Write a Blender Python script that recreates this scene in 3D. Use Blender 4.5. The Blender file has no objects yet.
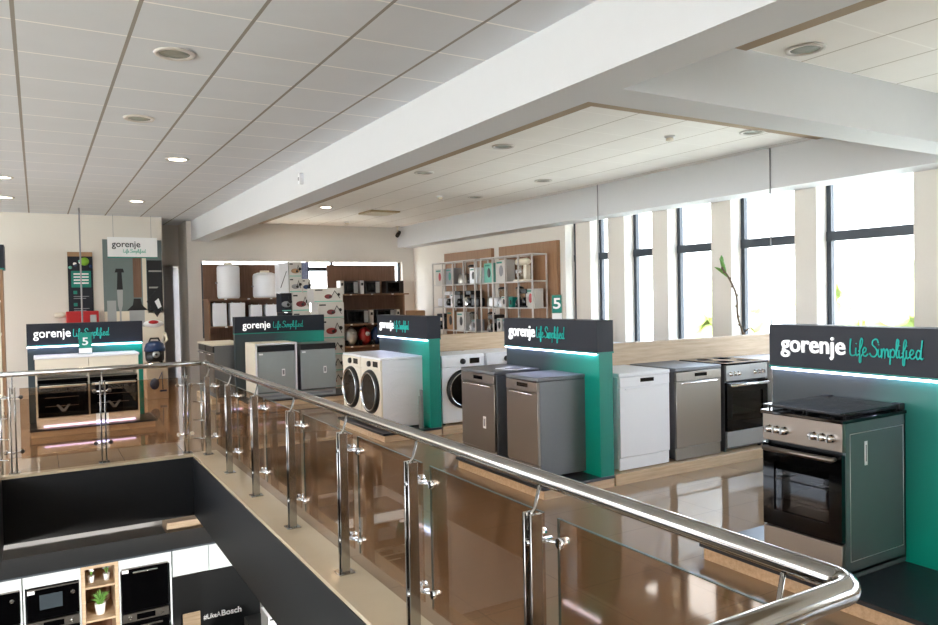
import bpy, bmesh, math, random
from mathutils import Vector, Matrix
random.seed(7)
S = bpy.context.scene
C = S.collection
# ---------------------------------------------------------------- camera, light, exposure
yaw, pitch, roll = math.radians(30.528), math.radians(-1.2615), math.radians(-1.1227)
fw = Vector((math.sin(yaw)*math.cos(pitch), math.cos(yaw)*math.cos(pitch), math.sin(pitch)))
rt = Vector((math.cos(yaw), -math.sin(yaw), 0)); up = rt.cross(fw)
r2 = math.cos(roll)*rt + math.sin(roll)*up; u2 = -math.sin(roll)*rt + math.cos(roll)*up
cam = bpy.data.cameras.new('camera'); co = bpy.data.objects.new('camera', cam); C.objects.link(co)
co.matrix_world = Matrix(((r2.x, u2.x, -fw.x, 0), (r2.y, u2.y, -fw.y, 0), (r2.z, u2.z, -fw.z, 1.65), (0, 0, 0, 1)))
cam.sensor_width = 36; cam.lens = 732.8/938*36; cam.clip_start = .05; cam.clip_end = 500
S.camera = co
w = bpy.data.worlds.new('sky'); S.world = w; w.use_nodes = True
nt = w.node_tree; nt.nodes.clear()
o_ = nt.nodes.new('ShaderNodeOutputWorld'); bg = nt.nodes.new('ShaderNodeBackground')
tc = nt.nodes.new('ShaderNodeTexCoord'); sx = nt.nodes.new('ShaderNodeSeparateXYZ'); cr = nt.nodes.new('ShaderNodeValToRGB')
nt.links.new(tc.outputs['Generated'], sx.inputs[0]); nt.links.new(sx.outputs['Z'], cr.inputs[0])
cr.color_ramp.elements[0].position = 0; cr.color_ramp.elements[0].color = (.95, .975, 1, 1)
cr.color_ramp.elements[1].position = .6; cr.color_ramp.elements[1].color = (.50, .70, 1, 1)
nt.links.new(cr.outputs[0], bg.inputs[0]); bg.inputs[1].default_value = 3.2
nt.links.new(bg.outputs[0], o_.inputs[0])
sl = bpy.data.lights.new('sun', 'SUN'); sl.energy = 12; sl.angle = .02; sl.color = (1, .98, .95)
so = bpy.data.objects.new('sun', sl); C.objects.link(so); so.rotation_euler = Vector((.3, -.8, -1.0)).to_track_quat('-Z', 'Y').to_euler()
S.view_settings.view_transform = 'Standard'; S.view_settings.look = 'None'
S.view_settings.exposure = 2.05; S.view_settings.gamma = 1; S.view_settings.use_curve_mapping = False
S.cycles.max_bounces = 10; S.cycles.diffuse_bounces = 6; S.cycles.glossy_bounces = 6; S.cycles.transparent_max_bounces = 24
S.cycles.caustics_reflective = False; S.cycles.caustics_refractive = False
S.cycles.use_denoising = True

# ---------------------------------------------------------------- materials
def hx(s):
    v = [int(s[i:i+2], 16)/255 for i in (0, 2, 4)]
    return tuple((c/12.92 if c <= .04045 else ((c+.055)/1.055)**2.4) for c in v) + (1,)
MATS = {}
def mat(name, col, rough=.5, metal=0, emit=0, var=.06, scale=12, bump=0, spec=.5, stretch=None):
    if name in MATS: return MATS[name]
    m = bpy.data.materials.new(name); m.use_nodes = True; n = m.node_tree; b = n.nodes['Principled BSDF']
    c = hx(col) if isinstance(col, str) else tuple(col)+(1,)
    b.inputs['Roughness'].default_value = rough; b.inputs['Metallic'].default_value = metal
    b.inputs['Specular IOR Level'].default_value = spec
    t = n.nodes.new('ShaderNodeTexCoord'); mp = n.nodes.new('ShaderNodeMapping'); no = n.nodes.new('ShaderNodeTexNoise')
    if stretch: mp.inputs['Scale'].default_value = stretch
    no.inputs['Scale'].default_value = scale; no.inputs['Detail'].default_value = 4
    n.links.new(t.outputs['Object'], mp.inputs[0]); n.links.new(mp.outputs[0], no.inputs['Vector'])
    mx = n.nodes.new('ShaderNodeMix'); mx.data_type = 'RGBA'
    mx.inputs['A'].default_value = tuple(x*(1-var) for x in c[:3])+(1,)
    mx.inputs['B'].default_value = tuple(min(1, x*(1+var)) for x in c[:3])+(1,)
    n.links.new(no.outputs['Fac'], mx.inputs['Factor']); n.links.new(mx.outputs['Result'], b.inputs['Base Color'])
    if bump:
        bp = n.nodes.new('ShaderNodeBump'); bp.inputs['Strength'].default_value = bump; bp.inputs['Distance'].default_value = .01
        n.links.new(no.outputs['Fac'], bp.inputs['Height']); n.links.new(bp.outputs[0], b.inputs['Normal'])
    if emit:
        b.inputs['Emission Color'].default_value = c; b.inputs['Emission Strength'].default_value = emit
    MATS[name] = m; return m
def wood(name, a, b2, axis, rough=.5, scale=3):
    m = bpy.data.materials.new(name); m.use_nodes = True; n = m.node_tree; b = n.nodes['Principled BSDF']
    t = n.nodes.new('ShaderNodeTexCoord'); mp = n.nodes.new('ShaderNodeMapping'); no = n.nodes.new('ShaderNodeTexNoise')
    sc = [14, 14, 14]; sc[axis] = .9
    mp.inputs['Scale'].default_value = sc; no.inputs['Scale'].default_value = scale; no.inputs['Detail'].default_value = 6; no.inputs['Roughness'].default_value = .65
    r = n.nodes.new('ShaderNodeValToRGB'); r.color_ramp.elements[0].position = .3; r.color_ramp.elements[1].position = .7
    r.color_ramp.elements[0].color = hx(a); r.color_ramp.elements[1].color = hx(b2)
    n.links.new(t.outputs['Object'], mp.inputs[0]); n.links.new(mp.outputs[0], no.inputs['Vector'])
    n.links.new(no.outputs['Fac'], r.inputs[0]); n.links.new(r.outputs[0], b.inputs['Base Color'])
    b.inputs['Roughness'].default_value = rough
    MATS[name] = m; return m
def glassy(name, tint, refl=.08, rough=.0, dark=0):
    m = bpy.data.materials.new(name); m.use_nodes = True; n = m.node_tree; n.nodes.clear()
    o = n.nodes.new('ShaderNodeOutputMaterial'); t = n.nodes.new('ShaderNodeBsdfTransparent'); g = n.nodes.new('ShaderNodeBsdfGlossy')
    x = n.nodes.new('ShaderNodeMixShader'); f = n.nodes.new('ShaderNodeLayerWeight'); f.inputs[0].default_value = .5
    pw = n.nodes.new('ShaderNodeMath'); pw.operation = 'POWER'; pw.inputs[1].default_value = 4; n.links.new(f.outputs['Facing'], pw.inputs[0])
    no = n.nodes.new('ShaderNodeTexNoise'); no.inputs['Scale'].default_value = 3
    mx = n.nodes.new('ShaderNodeMix'); mx.data_type = 'RGBA'
    mx.inputs['A'].default_value = tuple(v*.98 for v in tint)+(1,); mx.inputs['B'].default_value = tuple(tint)+(1,)
    n.links.new(no.outputs['Fac'], mx.inputs['Factor']); n.links.new(mx.outputs['Result'], t.inputs[0])
    ml = n.nodes.new('ShaderNodeMath'); ml.operation = 'MULTIPLY_ADD'; ml.inputs[1].default_value = .6; ml.inputs[2].default_value = refl
    ml.use_clamp = True
    n.links.new(pw.outputs[0], ml.inputs[0]); n.links.new(ml.outputs[0], x.inputs[0])
    g.inputs['Roughness'].default_value = rough
    n.links.new(t.outputs[0], x.inputs[1]); n.links.new(g.outputs[0], x.inputs[2]); n.links.new(x.outputs[0], o.inputs[0])
    MATS[name] = m; return m
def grid_mat(name, base, line, px, py, ox, oy, wx, wy, rough, bumpy=0, line2=None, spec=.5, var=.04, nscale=3):
    """tile grid: lines at x = ox + k*px (width wx) and y = oy + k*py (width wy)"""
    m = bpy.data.materials.new(name); m.use_nodes = True; n = m.node_tree; b = n.nodes['Principled BSDF']
    t = n.nodes.new('ShaderNodeTexCoord'); s = n.nodes.new('ShaderNodeSeparateXYZ'); n.links.new(t.outputs['Object'], s.inputs[0])
    def ln(out, off, per, wd):
        a = n.nodes.new('ShaderNodeMath'); a.operation = 'SUBTRACT'; n.links.new(s.outputs[out], a.inputs[0]); a.inputs[1].default_value = off-wd/2
        p = n.nodes.new('ShaderNodeMath'); p.operation = 'FLOORED_MODULO'; n.links.new(a.outputs[0], p.inputs[0]); p.inputs[1].default_value = per
        c = n.nodes.new('ShaderNodeMath'); c.operation = 'LESS_THAN'; n.links.new(p.outputs[0], c.inputs[0]); c.inputs[1].default_value = wd
        return c.outputs[0]
    lx, ly = ln('X', ox, px, wx), ln('Y', oy, py, wy)
    no = n.nodes.new('ShaderNodeTexNoise'); no.inputs['Scale'].default_value = nscale; no.inputs['Detail'].default_value = 5
    n.links.new(t.outputs['Object'], no.inputs['Vector'])
    m0 = n.nodes.new('ShaderNodeMix'); m0.data_type = 'RGBA'; c = hx(base)
    m0.inputs['A'].default_value = tuple(x*(1-var) for x in c[:3])+(1,); m0.inputs['B'].default_value = tuple(min(1, x*(1+var)) for x in c[:3])+(1,)
    n.links.new(no.outputs['Fac'], m0.inputs['Factor'])
    m1 = n.nodes.new('ShaderNodeMix'); m1.data_type = 'RGBA'; n.links.new(ly, m1.inputs['Factor']); n.links.new(m0.outputs['Result'], m1.inputs['A']); m1.inputs['B'].default_value = hx(line2 or line)
    m2 = n.nodes.new('ShaderNodeMix'); m2.data_type = 'RGBA'; n.links.new(lx, m2.inputs['Factor']); n.links.new(m1.outputs['Result'], m2.inputs['A']); m2.inputs['B'].default_value = hx(line)
    n.links.new(m2.outputs['Result'], b.inputs['Base Color']); b.inputs['Roughness'].default_value = rough
    b.inputs['Specular IOR Level'].default_value = spec
    MATS[name] = m; return m

M_wall = mat('white_plaster', 'DAD6D0', .85, var=.02, scale=40, bump=.05)
M_wallw = mat('cream_plaster', 'E2DCD3', .85, var=.02, scale=40)
M_beam = mat('beam_paint', 'D0D1D4', .8, var=.015)
M_ceil = grid_mat('ceiling_tiles', 'DEE3EA', '9C9893', .6, .6, -.07, .1, .022, .016, .9, line2='FFFFFF')
M_ceil2 = grid_mat('ceiling_tiles_bay', 'F0EDE9', 'BDB5AC', .6, .6, -.07, .3, .016, .014, .9, line2='FAF8F4')
M_floor = grid_mat('polished_tiles', '9C8268', '7E6954', .6, .6, .15, .2, .004, .004, .06, spec=.75, var=.05, nscale=1.5)
M_curb = mat('cream_marble', 'C9B496', .08, var=.05, scale=5)
M_fascia = mat('black_fascia', '0C0C0E', .5, var=.1, scale=8)
M_steel = mat('polished_steel', 'B2AFAA', .13, 1, var=.03)
M_chrome = mat('chrome', 'F0F0F0', .04, 1, var=.02)
M_inox = mat('brushed_steel', 'A8A49D', .3, 1, var=.08, scale=60, stretch=(1, 1, 30))
M_inoxd = mat('dark_brushed_steel', '8C857E', .32, 1, var=.08, scale=60, stretch=(1, 1, 30))
M_silver = mat('silver_paint', 'ADB0B1', .35, .6, var=.03)
M_graphite = mat('graphite_side', '75777A', .42, .55, var=.04, scale=30)
M_gside = mat('grey_enamel_side', '6F7A7B', .25, .35, var=.03)
M_white = mat('white_enamel', 'E9EAEE', .28, var=.01)
M_cream = mat('cream_laminate', 'E6DDCB', .45, var=.02)
M_black = mat('black_plastic', '121214', .35, var=.1)
M_bglass = mat('black_glass', '040405', .05, var=.1, spec=.3)
M_dgrey = mat('charcoal_board', '1F222B', .5, var=.05, spec=.3)
M_slab = mat('charcoal_slab', '23252B', .3, var=.08)
M_teal = mat('teal_board', '007F70', .45, var=.04)
M_tealtx = mat('teal_letters', '17C2B4', .5, var=.03)
M_whitetx = mat('white_letters', 'FFFFFF', .5, emit=.15, var=0)
M_wtx = mat('white_print', 'F4F4F4', .6, var=.01)
M_led = mat('led_strip', 'D6D8FF', .5, emit=4, var=0)
M_ledp = mat('violet_led_strip', 'C8C0FF', .5, emit=1.5, var=0)
M_lamp = mat('lamp_glow', 'FFF4DC', .5, emit=5, var=0)
M_lampoff = mat('lamp_glass_off', '9DA39A', .2, var=.1)
M_oak = wood('oak_light', 'B79B7C', 'D3BB9D', 0)
M_oakz = wood('oak_boards', '8A6547', 'A37C5B', 2)
M_walnut = wood('walnut_boards', '6C4E3A', '846350', 2)
M_walnuth = wood('walnut_shelf', '7A5A43', '8F6D54', 0)
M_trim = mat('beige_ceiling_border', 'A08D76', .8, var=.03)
M_frame = mat('anthracite_frame', '333B44', .4, var=.05)
M_rack = mat('white_rack_metal', 'CFCAC5', .4, var=.02)
M_red = mat('red_enamel', 'B41E22', .3, var=.04)
mat('brick_red_vac', '8A191C', .3)
M_blue = mat('blue_plastic', '17335E', .3, var=.05)
M_cart = mat('carton_print', 'C9C6C1', .6, var=.04)
M_kraft = mat('brown_carton', 'A98563', .7, var=.06)
M_green = mat('leaf_green', '6A9A48', .5, var=.2)
M_teall = mat('light_teal_print', '6FB8A8', .6, var=.05)
M_gedge = mat('glass_edge', '4E5A55', .3)
M_glass = glassy('bronze_glass', (.86, .74, .63), .07)
M_pane = glassy('clear_pane', (.97, .98, .98), .045)
M_dpane = glassy('smoked_pane', (.45, .45, .46), .03)
M_acr = glassy('acrylic', (.9, .93, .92), .06)
M_grey = mat('grey_board', '8E8F93', .6, var=.03)
def print_mat(name, dark, bright, axis, a, b_):
    m = bpy.data.materials.new(name); m.use_nodes = True; n = m.node_tree; b = n.nodes['Principled BSDF']
    t = n.nodes.new('ShaderNodeTexCoord'); s = n.nodes.new('ShaderNodeSeparateXYZ'); n.links.new(t.outputs['Object'], s.inputs[0])
    ad = n.nodes.new('ShaderNodeMath'); ad.operation = 'MULTIPLY_ADD'; ad.inputs[1].default_value = -.5
    n.links.new(s.outputs['Z'], ad.inputs[0]); n.links.new(s.outputs[axis], ad.inputs[2])
    mr = n.nodes.new('ShaderNodeMapRange'); mr.inputs['From Min'].default_value = a; mr.inputs['From Max'].default_value = b_
    n.links.new(ad.outputs[0], mr.inputs['Value'])
    mx = n.nodes.new('ShaderNodeMix'); mx.data_type = 'RGBA'; mx.inputs['A'].default_value = hx(dark); mx.inputs['B'].default_value = hx(bright)
    n.links.new(mr.outputs[0], mx.inputs['Factor']); n.links.new(mx.outputs['Result'], b.inputs['Base Color']); b.inputs['Roughness'].default_value = .3
    MATS[name] = m; return m
M_print = print_mat('slate_to_teal_print', '2C383E', '00917F', 'X', .1, .85)

# ---------------------------------------------------------------- mesh helpers
class MB:
    def __init__(s): s.b = bmesh.new(); s.ms = []
    def mi(s, m):
        if m not in s.ms: s.ms.append(m)
        return s.ms.index(m)
    def box(s, x0, y0, z0, x1, y1, z1, m, bev=0, seg=2):
        k = s.mi(m); x0, x1 = min(x0, x1), max(x0, x1); y0, y1 = min(y0, y1), max(y0, y1); z0, z1 = min(z0, z1), max(z0, z1)
        v = [s.b.verts.new((x, y, z)) for x in (x0, x1) for y in (y0, y1) for z in (z0, z1)]
        fs = [s.b.faces.new([v[i] for i in q]) for q in ((0, 1, 3, 2), (4, 6, 7, 5), (0, 4, 5, 1), (2, 3, 7, 6), (0, 2, 6, 4), (1, 5, 7, 3))]
        for f in fs: f.material_index = k
        if bev:
            es = list({e for f in fs for e in f.edges})
            r = bmesh.ops.bevel(s.b, geom=es, offset=bev, segments=seg, affect='EDGES', profile=.5)
            for f in r['faces']: f.material_index = k; f.smooth = True
        return s
    def tube(s, pts, r, m, seg=10, caps=True, flat=None):
        k = s.mi(m); P = [Vector(p) for p in pts]; rs = r if isinstance(r, (list, tuple)) else [r]*len(P)
        rings = []; t0 = (P[1]-P[0]).normalized(); n0 = t0.orthogonal().normalized()
        if abs(t0.z) < .9: n0 = (Vector((0, 0, 1))-t0*t0.z).normalized()
        for i, p in enumerate(P):
            a = (P[i]-P[i-1]).normalized() if i else t0; c = (P[i+1]-P[i]).normalized() if i < len(P)-1 else a
            t = (a+c); t = t.normalized() if t.length > 1e-6 else a
            n0 = (n0-t*n0.dot(t)).normalized(); bb = t.cross(n0)
            sc = 1/max(.5, t.dot(a)) if 0 < i < len(P)-1 else 1
            rings.append([s.b.verts.new(p+(n0*math.cos(2*math.pi*j/seg)+bb*math.sin(2*math.pi*j/seg))*rs[i]*(sc if i else 1)) for j in range(seg)])
        for i in range(len(rings)-1):
            for j in range(seg):
                f = s.b.faces.new((rings[i][j], rings[i][(j+1) % seg], rings[i+1][(j+1) % seg], rings[i+1][j])); f.material_index = k; f.smooth = seg > 5
        if caps:
            for rg, rev in ((rings[0], True), (rings[-1], False)):
                f = s.b.faces.new(list(reversed(rg)) if rev else rg); f.material_index = k
        return s
    def cyl(s, p0, p1, r, m, seg=16): return s.tube([p0, p1], r, m, seg)
    def lathe(s, prof, c, m, axis='z', seg=24, sx=1, sy=1, caps=True):
        k = s.mi(m) if not isinstance(m, list) else None
        ks = [s.mi(x) for x in m] if isinstance(m, list) else None
        cx, cy, cz = c; rings = []
        for (r, h) in prof:
            ring = []
            for j in range(seg):
                a = 2*math.pi*j/seg; u, v = r*math.cos(a)*sx, r*math.sin(a)*sy
                if axis == 'z': q = (cx+u, cy+v, cz+h)
                elif axis == 'y': q = (cx+u, cy-h, cz+v)      # height grows towards -y (the front)
                else: q = (cx+h, cy+u, cz+v)
                ring.append(s.b.verts.new(q))
            rings.append(ring)
        for i in range(len(rings)-1):
            for j in range(seg):
                f = s.b.faces.new((rings[i][j], rings[i][(j+1) % seg], rings[i+1][(j+1) % seg], rings[i+1][j]))
                f.material_index = k if ks is None else ks[min(i, len(ks)-1)]; f.smooth = True
        for rg, q in ((rings[0], 0), (rings[-1], -1)):
            if caps and prof[q][0] > 1e-5:
                f = s.b.faces.new(rg); f.material_index = k if ks is None else ks[q if q == 0 else -1]
        return s
    def sphere(s, c, r, m, sx=1, sy=1, sz=1, seg=14):
        n = 8
        s.lathe([(max(1e-4, r*math.sin(math.pi*i/n)), -r*math.cos(math.pi*i/n)*sz) for i in range(n+1)], c, m, 'z', seg, sx, sy); return s
    def prism(s, poly, d0, d1, m, plane='xz'):
        k = s.mi(m)
        def q(a, b, d): return {'xz': (a, d, b), 'yz': (d, a, b), 'xy': (a, b, d)}[plane]
        A = [s.b.verts.new(q(a, b, d0)) for a, b in poly]; B = [s.b.verts.new(q(a, b, d1)) for a, b in poly]
        n = len(poly)
        fs = [s.b.faces.new(A), s.b.faces.new(list(reversed(B)))]+[s.b.faces.new((A[i], B[i], B[(i+1) % n], A[(i+1) % n])) for i in range(n)]
        for f in fs: f.material_index = k
        return s
    def build(s, name, parent=None, loc=(0, 0, 0), rz=0):
        bmesh.ops.recalc_face_normals(s.b, faces=s.b.faces)
        me = bpy.data.meshes.new(name); s.b.to_mesh(me); s.b.free()
        for m in s.ms: me.materials.append(m)
        o = bpy.data.objects.new(name, me); C.objects.link(o); o.location = loc; o.rotation_euler = (0, 0, rz)
        if parent: o.parent = parent
        return o
def tag(o, label, cat, group=None, kind=None):
    o['label'] = label; o['category'] = cat
    if group: o['group'] = group
    if kind: o['kind'] = kind
    return o
def thing(name, label, cat, loc=(0, 0, 0), rz=0, group=None):
    o = bpy.data.objects.new(name, None); C.objects.link(o); o.location = loc; o.rotation_euler = (0, 0, rz); o.empty_display_size = .1
    return tag(o, label, cat, group)
def struct(name, mb):
    o = mb.build(name); o['kind'] = 'structure'; return o
def dup(root, loc, rz, label, group=None):
    r = root.copy(); C.objects.link(r); r.location = loc; r.rotation_euler = (0, 0, rz); r['label'] = label
    if group: r['group'] = group
    def rec(a, b):
        for ch in list(a.children):
            c = ch.copy(); C.objects.link(c); c.parent = b; rec(ch, c)
    rec(root, r); return r
def text(s, name, parent, loc, rz, width, height, m, ext=.004, off=.012, face_x=0):
    """flat lettering facing local -Y, lower-left corner (baseline) at loc; the x-height becomes height"""
    cu = bpy.data.curves.new(name, 'FONT'); cu.body = s; cu.size = 1; cu.extrude = .02; cu.offset = off; cu.resolution_u = 3
    t = bpy.data.objects.new(name, cu); C.objects.link(t); dg = bpy.context.evaluated_depsgraph_get()
    me = bpy.data.meshes.new_from_object(t.evaluated_get(dg)); bpy.data.objects.remove(t)
    xs = [v.co.x for v in me.vertices]; x0, x1 = min(xs), max(xs); kx = width/(x1-x0); kz = height/.52
    for v in me.vertices: v.co = Vector(((v.co.x-x0)*kx, -v.co.z*ext/.02, v.co.y*kz))
    me.materials.clear(); me.materials.append(m)
    o = bpy.data.objects.new(name, me); C.objects.link(o); o.location = loc; o.rotation_euler = (0, 0, rz); o.parent = parent
    return o
LET = {'L': ([[(.12, 2.05), (.03, 1), (.08, .08), (.5, 0), (.85, .2)]], .8),
 'i': ([[(0, .95), (-.02, .3), (.1, 0), (.36, .2)], [(.02, 1.45), (.06, 1.5)]], .36),
 'f': ([[(0, .5), (.35, 1.2), (.5, 1.85), (.38, 2.15), (.2, 1.7), (.12, .3), (.08, -.7), (.25, -.75), (.3, -.1), (.5, .25)]], .5),
 'e': ([[(0, .35), (.35, .55), (.45, .9), (.22, 1.02), (.02, .6), (.12, .08), (.4, 0), (.68, .3)]], .75),
 'S': ([[(1.0, 1.65), (.8, 2.1), (.35, 1.95), (.25, 1.45), (.65, 1.05), (.85, .55), (.55, .02), (.12, .05), (-.1, .4)]], 1.0),
 'm': ([[(0, 1), (.03, 0), (.1, .6), (.28, 1.0), (.42, .75), (.42, 0), (.5, .65), (.68, 1.0), (.82, .7), (.84, .1), (1.05, .15)]], 1.08),
 'p': ([[(0, 1), (.02, .1), (-.04, -.85)], [(0, .55), (.28, 1.0), (.55, .7), (.42, .08), (.1, .1)]], .66),
 'l': ([[(0, .4), (.28, 1.4), (.34, 2.05), (.16, 2.1), (.06, 1), (.12, .05), (.38, .2)]], .4),
 'd': ([[(.5, .85), (.22, 1.0), (0, .5), (.15, 0), (.42, .25), (.6, 1.2), (.72, 2.2)], [(.58, 1.0), (.5, .25), (.62, 0), (.85, .15)]], .8), ' ': ([], .25)}
def crom(P, n=4):
    out = []
    for i in range(len(P)-1):
        p0 = Vector(P[max(0, i-1)]); p1 = Vector(P[i]); p2 = Vector(P[i+1]); p3 = Vector(P[min(len(P)-1, i+2)])
        for k in range(n):
            t = k/n; out.append(.5*((2*p1)+(-p0+p2)*t+(2*p0-5*p1+4*p2-p3)*t*t+(-p0+3*p1-3*p2+p3)*t**3))
    out.append(Vector(P[-1])); return out
def slogan(parent, loc, rz, width, m, h=.048, name='slogan'):
    b = MB(); x = 0; st = []
    for ch in 'Life Simplified':
        ss, adv = LET[ch]
        for q in ss: st.append([(x+a, c) for a, c in q])
        x += adv
    k = width/x
    for q in st:
        P = crom([(a, c, 0) for a, c in q])
        b.tube([(p.x*k, -.003, p.y*h) for p in P], (.0042 if width > .2 else .0022), m, 6)
    return b.build(name, parent, loc, rz)

# ---------------------------------------------------------------- the setting
CZ = 3.27
WY0, WY1 = 1.2, 8.3          # the atrium opening
WX0, WX1 = -.34, 1.41
b = MB()
for (x0, y0, x1, y1) in ((-6, -4, WX0-.04, 17), (WX1+.04, -4, 8.1, 17), (WX0-.04, -4, WX1+.04, WY0-.04), (WX0-.04, WY1+.04, WX1+.04, 17)):
    b.box(x0, y0, -.12, x1, y1, 0, M_floor)
struct('floor', b)
b = MB()
for (x0, y0, x1, y1) in ((WX0-.02, WY1, WX1+.26, WY1+.10), (WX1, WY0-.2, WX1+.26, WY1), (WX0-.26, WY0-.2, WX0, WY1+.28), (WX0, WY0-.2, WX1, WY0)):
    b.box(x0, y0, -.02, x1, y1, .006, M_curb)
struct('trim_1', b)
b = MB()
b.box(WX0, WY1-.006, -.65, WX1, WY1+.04, -.021, M_fascia); b.box(WX1-.006, WY0, -.65, WX1+.04, WY1+.04, -.021, M_fascia)
b.box(WX0-.04, WY0, -.65, WX0+.006, WY1+.04, -.021, M_fascia); b.box(WX0, WY0-.04, -.65, WX1, WY0+.006, -.021, M_fascia)
struct('wall_atrium', b)
b = MB()
for (x0, y0, x1, y1) in ((-6, -4, WX0-.04, 17), (WX1+.04, -4, 8.1, 17), (WX0-.04, -4, WX1+.04, WY0-.04), (WX0-.04, WY1+.04, WX1+.04, 17)):
    b.box(x0, y0, -.65, x1, y1, -.6, M_wall)
struct('ceiling_lower', b)
b = MB().box(-6, -4, -3.4, 8.1, 17, -3.3, mat('lower_floor_tiles', '6E675F', .2, var=.05, scale=2)); struct('floor_lower', b)
b = MB().box(-6, 9.85, -3.3, 8.1, 9.95, -.65, mat('lower_grey_wall', 'B5B3B2', .8, var=.02)); b.box(-6.1, -4, -3.3, -6, 9.85, -.65, M_wall); b.box(8.0, -4, -3.3, 8.1, 9.85, -.65, M_wall); b.box(-6, -4.1, -3.3, 8.1, -4, -.65, M_wall)
struct('wall_lower', b)

b = MB().box(-6, -4, CZ, 2.9, 16.6, CZ+.08, M_ceil); struct('ceiling', b)
b = MB().box(2.9, -4, CZ, 8.1, 15.6, CZ+.08, M_ceil2); struct('ceiling_bay', b)
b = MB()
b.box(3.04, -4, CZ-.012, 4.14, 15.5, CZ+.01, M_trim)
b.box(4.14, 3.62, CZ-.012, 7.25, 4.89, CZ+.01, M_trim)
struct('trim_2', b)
struct('trim_3', MB().box(2.71, -4, 2.865, 3.04, 16.5, CZ+.02, M_beam))
struct('trim_4', MB().box(3.04, 3.30, 2.865, 7.3, 3.62, CZ+.02, M_beam))
struct('trim_5', MB().box(7.25, -4, 2.81, 7.649, 15.5, CZ+.02, M_beam))
# back wall with the window band behind the shelving
b = MB()
b.box(2.62, 15.5, 0, 2.88, 15.7, CZ, M_wall); b.box(7.36, 15.5, 0, 8.1, 15.7, CZ, M_wall)
b.box(2.88, 15.5, 2.47, 7.36, 15.7, CZ, M_wall); b.box(2.88, 15.5, 0, 7.36, 15.7, .9, M_wall)
struct('wall_back', b)
b = MB()
for x in (2.9, 5.12, 5.68, 7.32): b.box(x-.03, 15.6, .9, x+.03, 15.66, 2.47, M_frame)
b.box(2.88, 15.6, .9, 7.36, 15.66, .96, M_frame); b.box(5.12, 15.6, 2.27, 5.68, 15.66, 2.36, M_frame)
b.box(2.88, 15.62, .9, 7.36, 15.63, 2.47, M_pane)
struct('window_7', b)
struct('wall_poster', MB().box(-6, 15.05, 0, 2.10, 15.25, CZ, M_wallw))
b = MB(); b.box(2.0, 16.5, 2.43, 2.8, 16.6, CZ, M_wall); b.box(2.0, 16.9, 0, 2.95, 17, 2.6, M_grey); b.box(2.10, 15.25, 0, 2.12, 16.9, CZ, M_wall); b.box(2.62, 15.7, 0, 2.72, 16.6, CZ, M_wallw)
b.box(2.1, 16.5, 0, 2.50, 16.56, 2.43, mat('grey_door', '9A9AA0', .6)); b.box(2.1, 16.5, 2.40, 2.75, 16.9, 2.44, M_wall)
struct('wall_passage', b)
# window wall with its piers
b = MB()
ops = [(-3.2, -2.1), (-1.8, -.7), (-.4, .7), (.95, 1.95), (2.4, 3.6), (4.10, 5.17), (5.45, 6.36), (6.68, 7.45), (7.75, 8.33), (8.70, 9.12), (9.48, 9.76)]
prev = -4
for (a, c) in ops:
    b.box(7.65, prev, 0, 8.0, a, CZ, M_wallw); b.box(7.65, a, 0, 8.0, c, .84, M_wallw); b.box(7.65, a, 2.95, 8.0, c, CZ, M_wallw); prev = c
b.box(7.65, prev, 0, 8.0, 15.5, CZ, M_wallw)
struct('wall_right', b)
for i, (a, c) in enumerate(ops):
    b = MB(); t = .055
    b.box(7.84, a, .84, 7.9, a+t, 2.95, M_frame); b.box(7.84, c-t, .84, 7.9, c, 2.95, M_frame)
    b.box(7.84, a, .84, 7.9, c, .9, M_frame); b.box(7.84, a, 2.9, 7.9, c, 2.95, M_frame); b.box(7.83, a, 2.2, 7.91, c, 2.31, M_frame)
    b.box(7.865, a+t, .9, 7.873, c-t, 2.9, M_pane); b.box(7.65, a, .84, 7.84, c, .86, M_wallw)
    struct('window_%d' % (i+8), b)
# the room goes on behind the camera: walls with ribbon windows
b = MB()
b.box(-6.1, -4, 0, -6, 15.05, .7, M_wallw); b.box(-6.1, -4, 2.9, -6, 15.05, CZ, M_wallw)
for y in (-4, -1, 2, 5, 8, 11, 14.2): b.box(-6.1, y, .7, -6, y+.8, 2.9, M_wallw)
struct('wall_left', b)
b = MB()
b.box(-6, -4.1, 0, 8, -4, .7, M_wallw); b.box(-6, -4.1, 2.9, 8, -4, CZ, M_wallw)
for x, q in ((-6, 1.2), (-3, 11)): b.box(x, -4.1, .7, x+q, -4, 2.9, M_wallw)
struct('wall_front', b)

# outdoors
M_ground = mat('dry_grass', 'B4B2A4', .9, var=.15, scale=.3)
struct('ground', MB().box(-80, -80, -3.6, 160, 120, -3.45, M_ground))
def tree(x, y, h, r, label):
    t = thing('tree', label, 'tree', (x, y, -3.45), 0, 'trees outside the windows')
    MB().tube([(0, 0, 0), (.1, 0, h*.3), (0, .1, h*.6)], [.25, .2, .1], mat('bark', '7A6A58', .9)).build('trunk', t)
    k = MB(); rr = random.Random(int(x*7+y*3))
    for _ in range(70):
        a = rr.uniform(0, 6.283); e = rr.uniform(-1, 1); q = rr.uniform(.5, 1)
        c = (math.cos(a)*r*q*math.sqrt(1-e*e), math.sin(a)*r*q*math.sqrt(1-e*e), h*.65+e*h*.35)
        k.sphere(c, rr.uniform(.18, .34)*r, mat('pale_foliage', 'B4BE7A', .8, var=.25, scale=3, bump=1), 1, 1, rr.uniform(.6, 1), 8)
    k.build('crown', t)
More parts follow.
